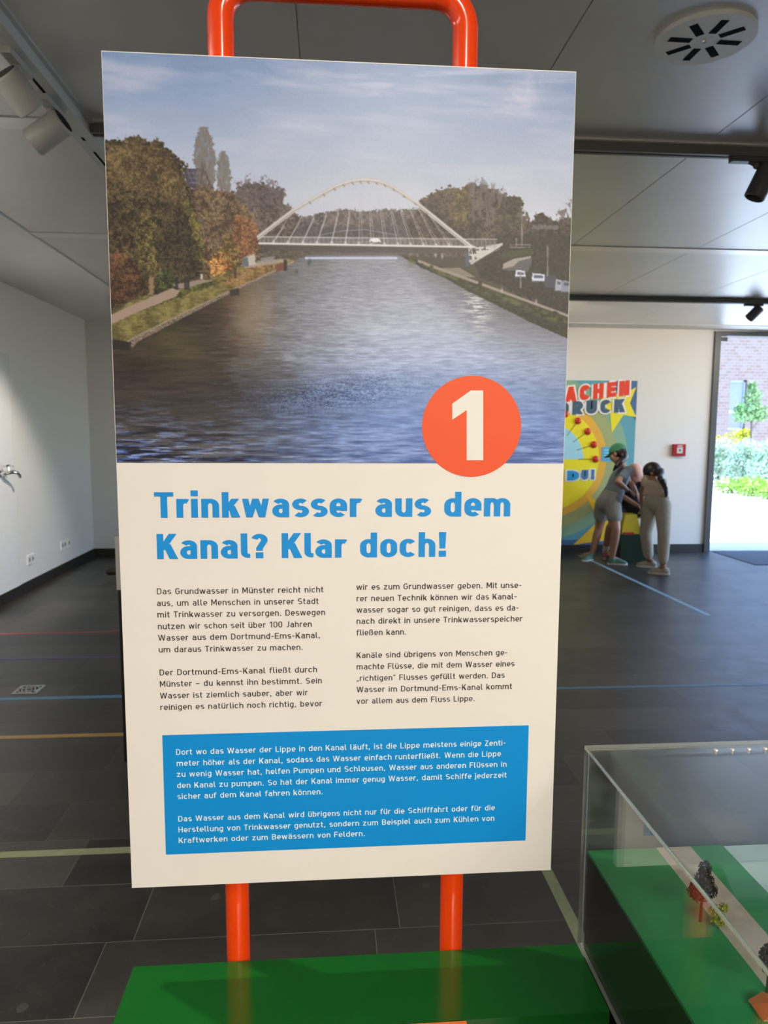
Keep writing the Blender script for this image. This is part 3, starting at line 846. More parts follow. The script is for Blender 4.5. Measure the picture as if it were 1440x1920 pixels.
    for p, q_ in zip(arch, arch[1:]):
        thin(p, q_, 2.7, (202, 196, 190)); thin((p[0], p[1] + 4.6), (q_[0], q_[1] + 4.6), 1.5, (188, 180, 172))
    for p, q_ in zip(arch, arch[1:]):
        thin((p[0], p[1] + 2.6), (q_[0], q_[1] + 2.6), .5, (112, 104, 100), .8)
        thin((p[0], p[1] - 2.2), (q_[0], q_[1] - 2.2), .4, (140, 132, 128), .6)
    for tp in tops[1:]:
        thin((tp[0] - 1, tp[1] + 2), (tp[0] + 2, tp[1] + 5), .9, (96, 88, 86), .8)
    thin((486, 456.5), (890, 463.2), 1.9, (214, 208, 202))
    put(inside(x, y, [(692, 452), (695, 447), (708, 446), (713, 450), (714, 454), (692, 454)]).astype(float), c3((224, 218, 214)))
    put(((np.hypot(x - 696, y - 454) < 1.8) | (np.hypot(x - 710, y - 454.5) < 1.8)).astype(float), c3((90, 84, 84)))
    # grain
    col = col * .965 + c3((7, 6.5, 6))
    col += (fine[..., None] - .5) * 7
    col = np.clip(col, 4, 250) / 255
    lc = np.where(col <= .04045, col / 12.92, ((col + .055) / 1.055) ** 2.4) / np.array(KP)
    lc = np.clip(lc, 0, .9)
    me = bpy.data.meshes.new('photo_print')
    nv = NW * NH
    cox = np.stack([XX, np.full_like(XX, PY - .0004), ZZ], -1).reshape(-1).astype(np.float32)
    me.vertices.add(nv); me.vertices.foreach_set('co', cox)
    ii = np.arange(nv).reshape(NH, NW)
    quads = np.stack([ii[:-1, :-1], ii[1:, :-1], ii[1:, 1:], ii[:-1, 1:]], -1).reshape(-1, 4)
    nf = len(quads)
    me.loops.add(nf * 4); me.loops.foreach_set('vertex_index', quads.reshape(-1).astype(np.int32))
    me.polygons.add(nf); me.polygons.foreach_set('loop_start', (np.arange(nf) * 4).astype(np.int32))
    me.update(calc_edges=True)
    at = me.color_attributes.new('print', 'FLOAT_COLOR', 'POINT')
    at.data.foreach_set('color', np.concatenate([lc, np.ones(lc.shape[:2] + (1,))], -1).reshape(-1).astype(np.float32))
    pm = bpy.data.materials.new('photo_print_ink'); pm.use_nodes = True
    b = pm.node_tree.nodes['Principled BSDF']; b.inputs['Roughness'].default_value = .4; b.inputs['Specular IOR Level'].default_value = .35
    a_ = pm.node_tree.nodes.new('ShaderNodeAttribute'); a_.attribute_name = 'print'
    pm.node_tree.links.new(a_.outputs['Color'], b.inputs['Base Color'])
    return link_mesh('photo_print', me, pm, st_)
tag(paint_print(), 'printed photograph of a canal with a white arched bridge')

# ---- badge with the number
def disc_xz(bm, cx, cz, r, y, n=72):
    poly(bm, [(cx + r * math.cos(2 * PI * i / n), y, cz + r * math.sin(2 * PI * i / n)) for i in range(n)])
bx_, _, bz_ = on_y(884.5, 800, PY)
bm = BM(); disc_xz(bm, bx_, bz_, .0846, PY - .0009, 96)
badge = tag(flat('number_badge', bm, mat('badge_orange', ink((233, 84, 38)), .42, spec=.35, vary=.01), st_), 'round orange badge')
bm = BM()
one = [(883, 732), (906, 732), (906, 863), (875, 863), (875, 769), (848, 787), (848, 757)]
poly(bm, [tuple(on_y(a, b, PY - .0013)) for a, b in one])
white_print = mat('white_print', (.82, .81, .79), .42, spec=.35, vary=.01)
tag(flat('numeral', bm, white_print, badge), 'white numeral one')

# ---- lettering
blue_print = mat('blue_print', ink((22, 138, 200)), .42, spec=.35, vary=.01)
text_print = mat('dark_text_print', ink((58, 50, 48)), .45, spec=.3, vary=.01)
boxw_print = mat('white_text_print', ink((226, 232, 232)), .42, spec=.35, vary=.01)
def zoomA(x, y): return 280 + x / 2, 900 + y / 2
def zoomB(x, y): return 290 + x / 2, 1340 + y / 2
def block(name, rows, zm, y, xl, cap, h, m, parent, lab):
    bm = BM()
    for txt, rx, by_l in rows:
        a = on_y(*zm(xl, by_l), y)
        # right end measured on the same printed line
        zb = a[2]
        b = on_y(*zm(rx, by_l - .019 * (rx - xl) * 1.0), y)
        text_line(bm, txt, a[0], b[0], zb, cap, h, y)
    return tag(flat(name, bm, m, parent), lab)
HY = PY - .0006
bm = BM()
a = on_y(290, 971, HY); b = on_y(957.5, 967, HY)
VY[0] = .80
text_line(bm, 'Trinkwasser aus dem', a[0], b[0], a[2], .0425, .106, HY, gap=.066)
a = on_y(293.5, 1048.5, HY); b = on_y(839, 1041.5, HY)
text_line(bm, 'Kanal? Klar doch!', a[0], b[0], a[2], .0425, .106, HY, gap=.066)
VY[0] = 1.0
tag(flat('headline', bm, blue_print, st_), 'bold blue headline')
CAP = .0103
colA = [('Das Grundwasser in Münster reicht nicht', 653, 429, 28), ('aus, um alle Menschen in unserer Stadt', 635, 473, 28), ('mit Trinkwasser zu versorgen. Deswegen', 659, 516, 30), ('nutzen wir schon seit über 100 Jahren', 609, 560, 32), ('Wasser aus dem Dortmund-Ems-Kanal,', 641, 603, 33), ('um daraus Trinkwasser zu machen.', 576, 647, 35)]
colA2 = [('Der Dortmund-Ems-Kanal fließt durch', 629, 733, 38), ('Münster – du kennst ihn bestimmt. Sein', 647, 776, 39), ('Wasser ist ziemlich sauber, aber wir', 594, 820, 40), ('reinigen es natürlich noch richtig, bevor', 648, 863, 41)]
colB = [('wir es zum Grundwasser geben. Mit unse-', 1396, 412, 776), ('rer neuen Technik können wir das Kanal-', 1378, 455, 777), ('wasser sogar so gut reinigen, dass es da-', 1385, 498, 777), ('nach direkt in unsere Trinkwasserspeicher', 1399, 540, 777), ('fließen kann.', 964, 583, 777)]
colB2 = [('Kanäle sind übrigens von Menschen ge-', 1343, 668, 777), ('machte Flüsse, die mit dem Wasser eines', 1369, 711, 777), ('„richtigen“ Flusses gefüllt werden. Das', 1332, 754, 777), ('Wasser im Dortmund-Ems-Kanal kommt', 1360, 797, 777), ('vor allem aus dem Fluss Lippe.', 1221, 840, 777)]
def para(rows, zm, cap, h, m, parent, y, lab):
    bm = BM()
    for txt, rx, byl, lx in rows:
        a = on_y(*zm(lx, byl), y)
        pr_, pl_ = zm(rx, byl)
        b = on_y(pr_, pl_ - .017 * (rx - lx) / 2, y)
        text_line(bm, txt, a[0], b[0], a[2], cap, h, y, gap=.115)
    return tag(flat('paragraph', bm, m, parent), lab)
for rows, lab in ((colA, 'dark text, upper left paragraph'), (colA2, 'dark text, lower left paragraph'), (colB, 'dark text, upper right paragraph'), (colB2, 'dark text, lower right paragraph')):
    para(rows, zoomA, CAP, .063, text_print, st_, HY, lab)
# blue box
c4 = [on_y(305, 1381, HY), on_y(991, 1357.5, HY), on_y(986, 1572.5, HY), on_y(310.5, 1606, HY)]
bx0 = (c4[0][0] + c4[3][0]) / 2; bx1 = (c4[1][0] + c4[2][0]) / 2
bz1 = (c4[0][2] + c4[1][2]) / 2; bz0 = (c4[2][2] + c4[3][2]) / 2
bm = BM(); poly(bm, [(bx0, HY, bz0), (bx1, HY, bz0), (bx1, HY, bz1), (bx0, HY, bz1)])
ibox = tag(flat('text_box', bm, mat('blue_box_print', ink((12, 136, 196)), .42, spec=.35, vary=.01), st_), 'blue box with white text')
colC = [('Dort wo das Wasser der Lippe in den Kanal läuft, ist die Lippe meistens einige Zenti-', 1316, 151, 80), ('meter höher als der Kanal, sodass das Wasser einfach runterfließt. Wenn die Lippe', 1298, 193, 82), ('zu wenig Wasser hat, helfen Pumpen und Schleusen, Wasser aus anderen Flüssen in', 1319, 234, 83), ('den Kanal zu pumpen. So hat der Kanal immer genug Wasser, damit Schiffe jederzeit', 1319, 276, 84), ('sicher auf dem Kanal fahren können.', 631, 317, 85)]
colC2 = [('Das Wasser aus dem Kanal wird übrigens nicht nur für die Schifffahrt oder für die', 1275, 401, 88), ('Herstellung von Trinkwasser genutzt, sondern zum Beispiel auch zum Kühlen von', 1273, 442, 89), ('Kraftwerken oder zum Bewässern von Feldern.', 789, 482, 90)]
for rows, lab in ((colC, 'white text, upper paragraph'), (colC2, 'white text, lower paragraph')):
    para(rows, zoomB, CAP * .985, .064, boxw_print, ibox, PY - .0011, lab)

# ================================================================== THE GREEN BENCH, MODEL AND CASE
green_m = mat('green_lacquer', (.0035, .090, .010), .16, vary=.04, coat=.4)
BZ = .547
tag(obj('display_plinth', onebox(-.353, .461, 1.056, 1.2135, 0, BZ), green_m, origin=(.05, 1.13, 0), bevel=.0015), 'glossy green plinth in front of the orange pipe frame', 'plinth')
bm = BM(); box(bm, -.30, .219, 1.040, 1.0525, .30, .5485)
tag(obj('orange_board', bm, mat('orange_board', (.80, .20, .04), .4), origin=(-.04, 1.046, .30), bevel=.001), 'orange board fixed along the near edge of the green plinth', 'board')

MX0, MX1, MY0, MY1, MZ = .472, 1.22, .32, 1.207, .737
md = thing('landscape_model', 'green landscape model with a grey path and pale canal inside the clear case', 'model', (.84, .76, 0))
obj('base', onebox(MX0, MX1, MY0, MY1, 0, MZ - .006), mat('model_base_black', (.012, .012, .011), .35), md)
strip_g = mat('model_green', (.02, .24, .075), .38, vary=.06, scale=25)
strip_p = mat('model_path_grey', (.42, .39, .35), .7, vary=.10, scale=60)
water_m = mat('model_water', (.42, .60, .62), .10, vary=.05, scale=8)
for x0, x1, nm, m, lb in ((MX0, .602, 'meadow', strip_g, 'wide green strip'), (.602, .668, 'path', strip_p, 'grey path strip'), (.668, .730, 'verge', strip_g, 'narrow green strip'), (.730, MX1, 'canal', water_m, 'pale blue canal surface')):
    tag(obj(nm, onebox(x0, x1, MY0, MY1, MZ - .006, MZ - (.002 if nm == 'canal' else 0)), m, md), lb)

# clear acrylic cover
ac = bpy.data.materials.new('clear_acrylic'); ac.use_nodes = True
nt = ac.node_tree; nt.nodes.clear()
out = nt.nodes.new('ShaderNodeOutputMaterial'); tr = nt.nodes.new('ShaderNodeBsdfTransparent'); gl = nt.nodes.new('ShaderNodeBsdfGlossy')
tr.inputs[0].default_value = (.965, .975, .97, 1); gl.inputs['Roughness'].default_value = .02
fr = nt.nodes.new('ShaderNodeMath'); fr.operation = 'MULTIPLY_ADD'
lw = nt.nodes.new('ShaderNodeLayerWeight'); lw.inputs[0].default_value = .5
p5 = nt.nodes.new('ShaderNodeMath'); p5.operation = 'POWER'; p5.inputs[1].default_value = 5.0
nt.links.new(lw.outputs['Facing'], p5.inputs[0]); nt.links.new(p5.outputs[0], fr.inputs[0]); fr.inputs[1].default_value = .95; fr.inputs[2].default_value = .058
mxs = nt.nodes.new('ShaderNodeMixShader')
nt.links.new(fr.outputs[0], mxs.inputs[0]); nt.links.new(tr.outputs[0], mxs.inputs[1]); nt.links.new(gl.outputs[0], mxs.inputs[2]); nt.links.new(mxs.outputs[0], out.inputs[0])
ae = bpy.data.materials.new('acrylic_edge'); ae.use_nodes = True
nt = ae.node_tree; b = nt.nodes['Principled BSDF']
b.inputs['Base Color'].default_value = (.82, .86, .74, 1); b.inputs['Roughness'].default_value = .06; b.inputs['Transmission Weight'].default_value = .72; b.inputs['IOR'].default_value = 1.3
nz = nt.nodes.new('ShaderNodeTexNoise'); nz.inputs['Scale'].default_value = 220
tcx = nt.nodes.new('ShaderNodeTexCoord'); nt.links.new(tcx.outputs['Object'], nz.inputs['Vector'])
bpx = nt.nodes.new('ShaderNodeBump'); bpx.inputs['Strength'].default_value = .5; bpx.inputs['Distance'].default_value = .002
nt.links.new(nz.outputs['Fac'], bpx.inputs['Height']); nt.links.new(bpx.outputs['Normal'], b.inputs['Normal'])
AX0, AX1, AY0, AY1, AZ0, AZ1, TH = .4625, 1.232, .30, 1.2165, BZ, .935, .007
case = thing('display_case', 'clear acrylic case covering the green landscape model', 'display case', (.85, .76, BZ))
def pane(nm, x0, x1, y0, y1, z0, z1, axis):
    bm = BM(); box(bm, x0, x1, y0, y1, z0, z1)
    for f in bm.faces:
        f.normal_update()
        f.material_index = 0 if abs(f.normal[axis]) > .9 else 1
    bmesh.ops.recalc_face_normals(bm, faces=bm.faces)
    me = bpy.data.meshes.new(nm); bm.to_mesh(me); bm.free()
    return link_mesh(nm, me, [ac, ae], case)
pane('side_pane', AX0, AX0 + TH, AY0, AY1, AZ0, AZ1 - TH, 0)
pane('side_pane', AX1 - TH, AX1, AY0, AY1, AZ0, AZ1 - TH, 0)
pane('back_pane', AX0 + TH, AX1 - TH, AY1 - TH, AY1, AZ0, AZ1 - TH, 1)
pane('front_pane', AX0 + TH, AX1 - TH, AY0, AY0 + TH, AZ0, AZ1 - TH, 1)
pane('top_pane', AX0, AX1, AY0, AY1, AZ1 - TH, AZ1, 2)
screw_m = mat('pale_screw', (.72, .62, .55), .3, metal=.4)
for i in range(8):
    bm = BM(); cx = .692 + .031 * i
    cone(bm, (cx, 1.182, AZ1), (cx, 1.182, AZ1 + .0016), .0042, .0034, 16)
    cone(bm, (cx, 1.182, AZ1 - .008), (cx, 1.182, AZ1), .0019, .0019, 10)
    tag(obj('screw', bm, screw_m, case, smooth=True), 'small pale screw in the lid')

# little trees of the model
def leafy(bm, c, rad, n, size, seed):
    rnd = random.Random(seed)
    for _ in range(n):
        while True:
            p = Vector((rnd.uniform(-1, 1), rnd.uniform(-1, 1), rnd.uniform(-1, 1)))
            if .25 < p.length < 1: break
        p = Vector((p.x * rad[0], p.y * rad[1], p.z * rad[2])) + Vector(c)
        d = Vector((rnd.gauss(0, 1), rnd.gauss(0, 1), rnd.gauss(0, 1))).normalized()
        u = d.orthogonal().normalized(); v = d.cross(u); s = size * rnd.uniform(.6, 1.3)
        w = s * .5
        poly(bm, [p - u * s, p + v * w, p + u * s, p - v * w])
def tree_mat(nm, c, v=.35): return mat(nm, c, .75, vary=v, scale=160)
t = thing('model_tree', 'dark reddish miniature tree at the edge of the grey model path', 'model tree', (.580, 1.007, MZ))
bm = BM(); tube(bm, [(.580, 1.007, MZ), (.5805, 1.007, .765), (.582, 1.007, .80), (.583, 1.008, .825)], [.0022, .0020, .0014, .0006], 8)
for a, z in ((0.4, .770), (2.2, .778), (4.1, .786), (5.4, .795)):
    tube(bm, [(.581, 1.007, z), (.581 + .013 * math.cos(a), 1.007 + .013 * math.sin(a), z + .012)], [.0009, .0004], 6)
obj('trunk', bm, mat('model_trunk', (.03, .022, .016), .8), t, smooth=True)
bm = BM()
rnd = random.Random(5)
leafy(bm, (.575, 1.007, .787), (.017, .017, .014), 760, .0023, 1); leafy(bm, (.590, 1.009, .790), (.016, .015, .014), 700, .0023, 2)
leafy(bm, (.582, 1.006, .806), (.015, .015, .014), 640, .0023, 3); leafy(bm, (.584, 1.008, .824), (.010, .010, .013), 420, .0022, 4)
obj('crown', bm, tree_mat('model_crown_dark', (.035, .028, .018)), t)
t = thing('model_bush', 'yellow green miniature bush beside the dark model tree', 'model bush', (.600, .990, MZ))
bm = BM(); tube(bm, [(.600, .990, MZ), (.600, .990, .752)], [.0012, .0008], 8); obj('stem', bm, MATS['model_trunk'], t)
bm = BM(); leafy(bm, (.600, .990, .752), (.013, .013, .009), 260, .0024, 7); leafy(bm, (.594, .992, .765), (.010, .010, .010), 170, .0024, 8); leafy(bm, (.608, .992, .770), (.007, .007, .008), 120, .0022, 9)
obj('foliage', bm, tree_mat('model_bush_leaf', (.30, .34, .03)), t)
t = thing('model_tree', 'miniature tree at the near right end of the meadow strip', 'model tree', (.598, .862, MZ))
bm = BM(); tube(bm, [(.598, .862, MZ), (.598, .862, .79)], [.002, .001], 8); obj('trunk', bm, MATS['model_trunk'], t)
bm = BM(); leafy(bm, (.600, .862, .785), (.015, .015, .022), 1300, .0023, 12); obj('crown', bm, MATS['model_crown_dark'], t)
t = thing('model_house', 'tiny house with an orange brown roof at the near end of the model', 'model house', (.580, .828, MZ))
obj('wall', onebox(.564, .596, .815, .841, MZ, .742), mat('model_house_wall', (.5, .42, .33), .7), t)
bm = BM(); prism_xz(bm, [(.560, .742), (.600, .742), (.580, .754)], .811, .845); obj('roof', bm, mat('model_roof', (.42, .12, .035), .7), t)

# exhibit standing behind the panel
cb = thing('exhibit_cabinet', 'black and white exhibit cabinet mostly hidden behind the left edge of the panel', 'cabinet', (-.2, 3.42, 0))
blk = mat('black_laminate', (.010, .010, .010), .3)
obj('body', onebox(-.938, .55, 3.2, 3.65, 0, .80), blk, cb, bevel=.003)
obj('top_block', onebox(-.944, .55, 3.2, 3.65, .80, 1.04), mat('white_laminate', (.5, .5, .47), .4), cb, bevel=.004)
bm = BM(); tube(bm, [(-.943, 3.3, .865), (-1.005, 3.3, .865), (-1.015, 3.3, .865)], [.017, .017, .012], 16); obj('handle', bm, blk, cb, smooth=True)

# ================================================================== FLOOR MARKINGS
def tape(lab, col, pts, w, grp='coloured lines on the slate floor', bend=None):
    m = mat('tape_%02x%02x%02x' % col, lin(col), .45, vary=.08, scale=30)
    bm = BM()
    P = [Vector((p[0], p[1])) for p in pts]; A = []; B = []
    n = len(P)
    for i in range(n):
        d0 = (P[i] - P[i - 1]).normalized() if i else (P[1] - P[0]).normalized()
        d1 = (P[i + 1] - P[i]).normalized() if i < n - 1 else d0
        n0 = Vector((-d0.y, d0.x)); mm = (n0 + Vector((-d1.y, d1.x))).normalized(); s = w / 2 / mm.dot(n0)
        A.append(P[i] + mm * s); B.append(P[i] - mm * s)
    va = [[bm.verts.new((q.x, q.y, z)) for q in Q] for Q in (A, B) for z in (0.0, .0012)]
    a0, a1, b0, b1 = va
    for i in range(n - 1):
        bm.faces.new((a1[i], a1[i + 1], b1[i + 1], b1[i])); bm.faces.new((a0[i], a1[i], b1[i], b0[i])) if i == 0 else None
        bm.faces.new((a0[i], a0[i + 1], a1[i + 1], a1[i])); bm.faces.new((b1[i], b1[i + 1], b0[i + 1], b0[i]))
    c = P[0]
    tag(obj('floor_line', bm, m, origin=(c.x, c.y, 0)), lab, 'floor line', grp)
tape('thin red line on the slate floor, ending left of the panel', (172, 62, 66), [(-2.81, 5.375), (-1.66, 5.395), (-1.59, 5.44), (-1.57, 5.52)], .03)
tape('dull purple line on the slate floor, next to the red line', (92, 80, 128), [(-2.81, 4.77), (-.2, 4.77)], .028)
tape('light blue line on the left floor, just before the drain grate', (86, 138, 170), [(-2.81, 4.035), (-.4, 4.035)], .042)
tape('ochre yellow line on the slate floor, left of the panel', (178, 144, 78), [(-2.81, 3.508), (.3, 3.508)], .038)
tape('wide pale green line running round behind the orange stand', (150, 160, 122), [(-2.81, 2.49), (.744, 2.49), (.744, 1.3)], .038)
tape('light blue line across the floor right of the panel', (86, 138, 170), [(.6, 4.01), (5.6, 3.96)], .030)
tape('pale blue line running from the children towards the camera', (150, 190, 206), [(3.08, 8.55), (3.1, 8.4), (3.15, 5.6)], .045)

dr = thing('drain_grate', 'square metal drain grate set in the slate floor', 'drain', (-1.75, 4.175, 0))
steel = mat('drain_steel', (.55, .55, .52), .4, metal=.6)
bm = BM(); x0, x1, y0, y1 = -1.822, -1.684, 4.108, 4.243
for a in ((x0, x1, y0, y0 + .012), (x0, x1, y1 - .012, y1), (x0, x0 + .012, y0 + .012, y1 - .012), (x1 - .012, x1, y0 + .012, y1 - .012)): box(bm, *a, 0, .004)
obj('frame', bm, steel, dr)
bm = BM()
for k in range(3):
    r0 = .018 + .019 * k
    for j in range(8):
        a0 = 2 * PI * (j + .1 + .5 * (k % 2)) / 8; a1 = a0 + 2 * PI * .74 / 8
        pts = [(-1.753 + r0 * math.cos(a), 4.1755 + r0 * math.sin(a), .003) for a in [a0 + (a1 - a0) * i / 6 for i in range(7)]]
        tube(bm, pts, .0048, 6)
obj('grille', bm, steel, dr)
obj('sump', onebox(x0 + .012, x1 - .012, y0 + .012, y1 - .012, 0, .0012), mat('sump_black', (.01, .01, .01), .8), dr)

# ================================================================== LEFT WALL
wb = mat('white_wall_board', (.78, .78, .80), .25, vary=.01)
tag(obj('wall_board', onebox(XL, XL + .012, 4.9, 6.665, .10, 2.18), wb, origin=(XL, 5.8, .1), bevel=.001), 'tall white board on the left wall carrying the tap', 'wall board')
chrome = mat('chrome', (.75, .75, .76), .08, metal=1.0)
tp = thing('wall_tap', 'chrome water tap on the white board at the left edge', 'tap', (XL + .012, 6.47, 1.13))
xw = XL + .012
bm = BM(); cone(bm, (xw, 6.43, 1.135), (xw + .012, 6.43, 1.135), .034, .030, 24); obj('wall_flange', bm, chrome, tp, smooth=True)
bm = BM(); tube(bm, [(xw + .01, 6.43, 1.135), (xw + .06, 6.43, 1.14), (xw + .10, 6.46, 1.15), (xw + .12, 6.50, 1.14), (xw + .125, 6.53, 1.115), (xw + .125, 6.535, 1.095)], [.016, .018, .017, .014, .013, .014], 16); obj('spout', bm, chrome, tp, smooth=True)
bm = BM(); cone(bm, (xw + .07, 6.44, 1.15), (xw + .07, 6.44, 1.20), .012, .010, 16); obj('valve_stem', bm, chrome, tp, smooth=True)
bm = BM(); tube(bm, [(xw + .07, 6.39, 1.20), (xw + .07, 6.44, 1.206), (xw + .07, 6.50, 1.20)], [.008, .012, .008], 12); tube(bm, [(xw + .03, 6.445, 1.20), (xw + .11, 6.445, 1.20)], [.008, .008], 12); obj('handle', bm, chrome, tp, smooth=True)

tp.location.y -= .075
sock_m = mat('socket_white', (.80, .80, .78), .3, vary=.01); sock_d = mat('socket_recess', (.30, .30, .29), .5)
def socket(lab, y0, zc, n):
    t = thing('wall_socket', lab, 'socket', (XL, y0 + .036 * n, zc), 'white sockets on the left wall')
    obj('plate', onebox(XL, XL + .011, y0, y0 + .075 * n, zc - .045, zc + .045), sock_m, t, bevel=.003)
    for k in range(n):
        bm = BM(); cy = y0 + .0375 + .075 * k
        cone(bm, (XL + .0108, cy, zc), (XL + .0114, cy, zc), .022, .022, 24); obj('outlet', bm, sock_d, t)
        for s in (-.0095, .0095):
            bm = BM(); cone(bm, (XL + .0114, cy + s, zc), (XL + .0118, cy + s, zc), .003, .003, 10)
            obj('contact', bm, mat('contact_dark', (.03, .03, .03), .5), t)
socket('white double socket low on the left wall, nearest the white board', 6.845, .295, 2)
socket('white double socket low on the left wall, farther towards the corner', 7.69, .298, 2)
socket('single white socket farthest along the left wall towards the corner', 7.875, .298, 1)

# ================================================================== POSTER ON THE BACK WALL
QX0, QX1, QZ0, QZ1 = 1.645, 3.822, .105, 2.155
QY = YB - .012
ps = thing('poster', 'colourful yellow and blue poster on the back wall behind the children', 'poster', (2.73, YB, QZ0))
def pcol(c): return tuple(min(.9, v * 1.25) for v in lin(c))
pm = lambda nm, c: mat('poster_' + nm, pcol(c), .45, vary=.02)
obj('sheet', onebox(QX0, QX1, QY, YB - .003, QZ0, QZ1), pm('teal', (86, 150, 166)), ps)
GX, GZ = 2.735, 1.183
def clip_poly(pts):
    def clip(pts, ax, lim, sgn):
        o = []
        for i in range(len(pts)):
            a, b = pts[i - 1], pts[i]
            ia, ib = (a[ax] - lim) * sgn >= 0, (b[ax] - lim) * sgn >= 0
            if ia != ib:
                t = (lim - a[ax]) / (b[ax] - a[ax]); o.append((a[0] + t * (b[0] - a[0]), a[1] + t * (b[1] - a[1])))
            if ib: o.append(b)
        return o
    for ax, lim, s in ((0, QX0, 1), (0, QX1, -1), (1, QZ0, 1), (1, QZ1, -1)):
        pts = clip(pts, ax, lim, s)
        if not pts: break
    return pts
LAY = [0]
def pflat(nm, pts, m, lab=None, parent=ps, dy=None):
    LAY[0] += 1
    y = QY - .0006 * LAY[0] if dy is None else dy
    bm = BM(); pp = clip_poly(pts)
    poly(bm, [(p[0], y, p[1]) for p in pp])
    o = flat(nm, bm, m, parent)
    if lab: tag(o, lab)
    return o, y
def circ(r, cx=GX, cz=GZ, n=64): return [(cx + r * math.cos(2 * PI * i / n), cz + r * math.sin(2 * PI * i / n)) for i in range(n)]
def PW(px, py): q = on_y(px, py, YB); return (q[0], q[2])
pflat('outer_ring', circ(1.0), pm('green1', (126, 164, 138)), 'sea green ring')
pflat('middle_ring', circ(.87), pm('olive', (152, 160, 112)), 'olive ring')
pflat('inner_ring', circ(.73), pm('gold', (214, 164, 62)), 'golden ring')
pflat('blue_field', [PW(*p) for p in ((1148, 714), (1196, 714), (1192, 790), (1160, 745))], pm('navy', (62, 94, 138)), 'dark blue corner')
pflat('blue_field', [(QX0, QZ0), (QX1, QZ0), (QX1, .20), (3.2, .16), (QX0, .2)], pm('navy', (62, 94, 138)), 'dark blue foot strip')
yel = pm('yellow', (240, 208, 40))
pflat('sun_disc', circ(.635), yel, 'yellow disc')
pflat('star', [PW(*p) for p in ((1143, 712), (1158, 744), (1192, 726), (1180, 756), (1192, 782), (1168, 778), (1146, 812), (1143, 770), (1120, 760), (1130, 740))], yel, 'yellow star at the upper right')
pflat('star', [PW(*p) for p in ((1098, 925), (1116, 938), (1118, 960), (1150, 985), (1144, 1012), (1074, 1021), (1122, 975), (1105, 945))], pm('amber', (228, 176, 40)), 'amber star ray at the lower right')
half = [(GX + .43 * math.cos(PI * i / 40), GZ + .43 * math.sin(PI * i / 40)) for i in range(41)]
gauge, gy = pflat('gauge', half, pm('lightblue', (150, 200, 226)), 'light blue half round gauge')
for i in range(0, 11):
    bm = BM()
    a = PI * i / 10; d = Vector((math.cos(a), 0, math.sin(a))); u = Vector((-d.z, 0, d.x)) * .004
    c = Vector((GX, gy - .0008, GZ))
    poly(bm, [c + d * .36 + u, c + d * .36 - u, c + d * .56 - u, c + d * .56 + u])
    flat('pointer_line', bm, pm('ink', (96, 84, 40)), ps)
red_m = mat('poster_red_knob', lin((196, 44, 26)), .35)
for i in range(11):
    a = PI * i / 10 + .005
    bm = BM(); ball(bm, (GX + .585 * math.cos(a), gy - .012, GZ + .585 * math.sin(a)), (.043, .02, .043), 16)
    obj('gauge_knob', bm, red_m, ps, smooth=True)
pflat('text_label', [PW(1128, 838), PW(1160, 838), PW(1160, 865), PW(1127, 865)], pm('label', (74, 164, 210)), 'light blue caption box')
for k in range(4):
    bm = BM()
    p = PW(1131, 843 + 5 * k); q_ = PW(1156, 843 + 5 * k); poly(bm, [(p[0], QY - .010, p[1]), (q_[0], QY - .010, p[1]), (q_[0], QY - .010, p[1] - .012), (p[0], QY - .010, p[1] - .012)])
    flat('caption_line', bm, pm('capline', (150, 205, 228)), ps)
def ptext(txt, p0, p1, cap, m, lab, h=.15, gap=.16):
    a = PW(*p0); b = PW(*p1); sl = (b[1] - a[1]) / (b[0] - a[0])
    bm = BM(); text_line(bm, txt, a[0], b[0], a[1], cap, h, QY - .012, slant=sl, gap=gap, grow=.10)
    o = flat('lettering', bm, pm('white', (236, 232, 222)), ps); tag(o, 'white outline of ' + lab)
    bm = BM(); text_line(bm, txt, a[0], b[0], a[1], cap, h, QY - .0135, slant=sl, gap=gap)
    o = flat('lettering', bm, m, ps); tag(o, lab)
ptext('MACHEN', (1027, 758), (1179, 741), .185, pm('red', (214, 62, 38)), 'red lettering MACHEN')
ptext('DRUCK', (1044, 779), (1170, 773), .165, pm('slate', (66, 88, 112)), 'slate blue lettering DRUCK')
ptext('D', (1061, 901), (1085, 901), .125, pm('azure', (42, 142, 196)), 'azure lettering D')
ptext('U!', (1088, 900), (1114, 898.5), .125, pm('steel', (62, 112, 156)), 'steel blue lettering U!')

# fire alarm
fa = thing('fire_alarm', 'red fire alarm call point on the white back wall near the door', 'fire alarm', (4.39, YB, 1.30))
obj('housing', onebox(4.315, 4.47, YB - .05, YB, 1.225, 1.375), mat('alarm_red', (.38, .012, .018), .3), fa, bevel=.008)
obj('glass_label', onebox(4.355, 4.43, YB - .0535, YB - .05, 1.26, 1.335), mat('alarm_white', (.62, .6, .58), .3), fa, bevel=.002)
bm = BM(); cone(bm, (4.392, YB - .0535, 1.298), (4.392, YB - .058, 1.298), .012, .012, 16); obj('button', bm, mat('alarm_black', (.03, .03, .03), .4), fa)
obj('text_strip', onebox(4.36, 4.425, YB - .052, YB - .05, 1.345, 1.360), MATS['alarm_white'], fa)

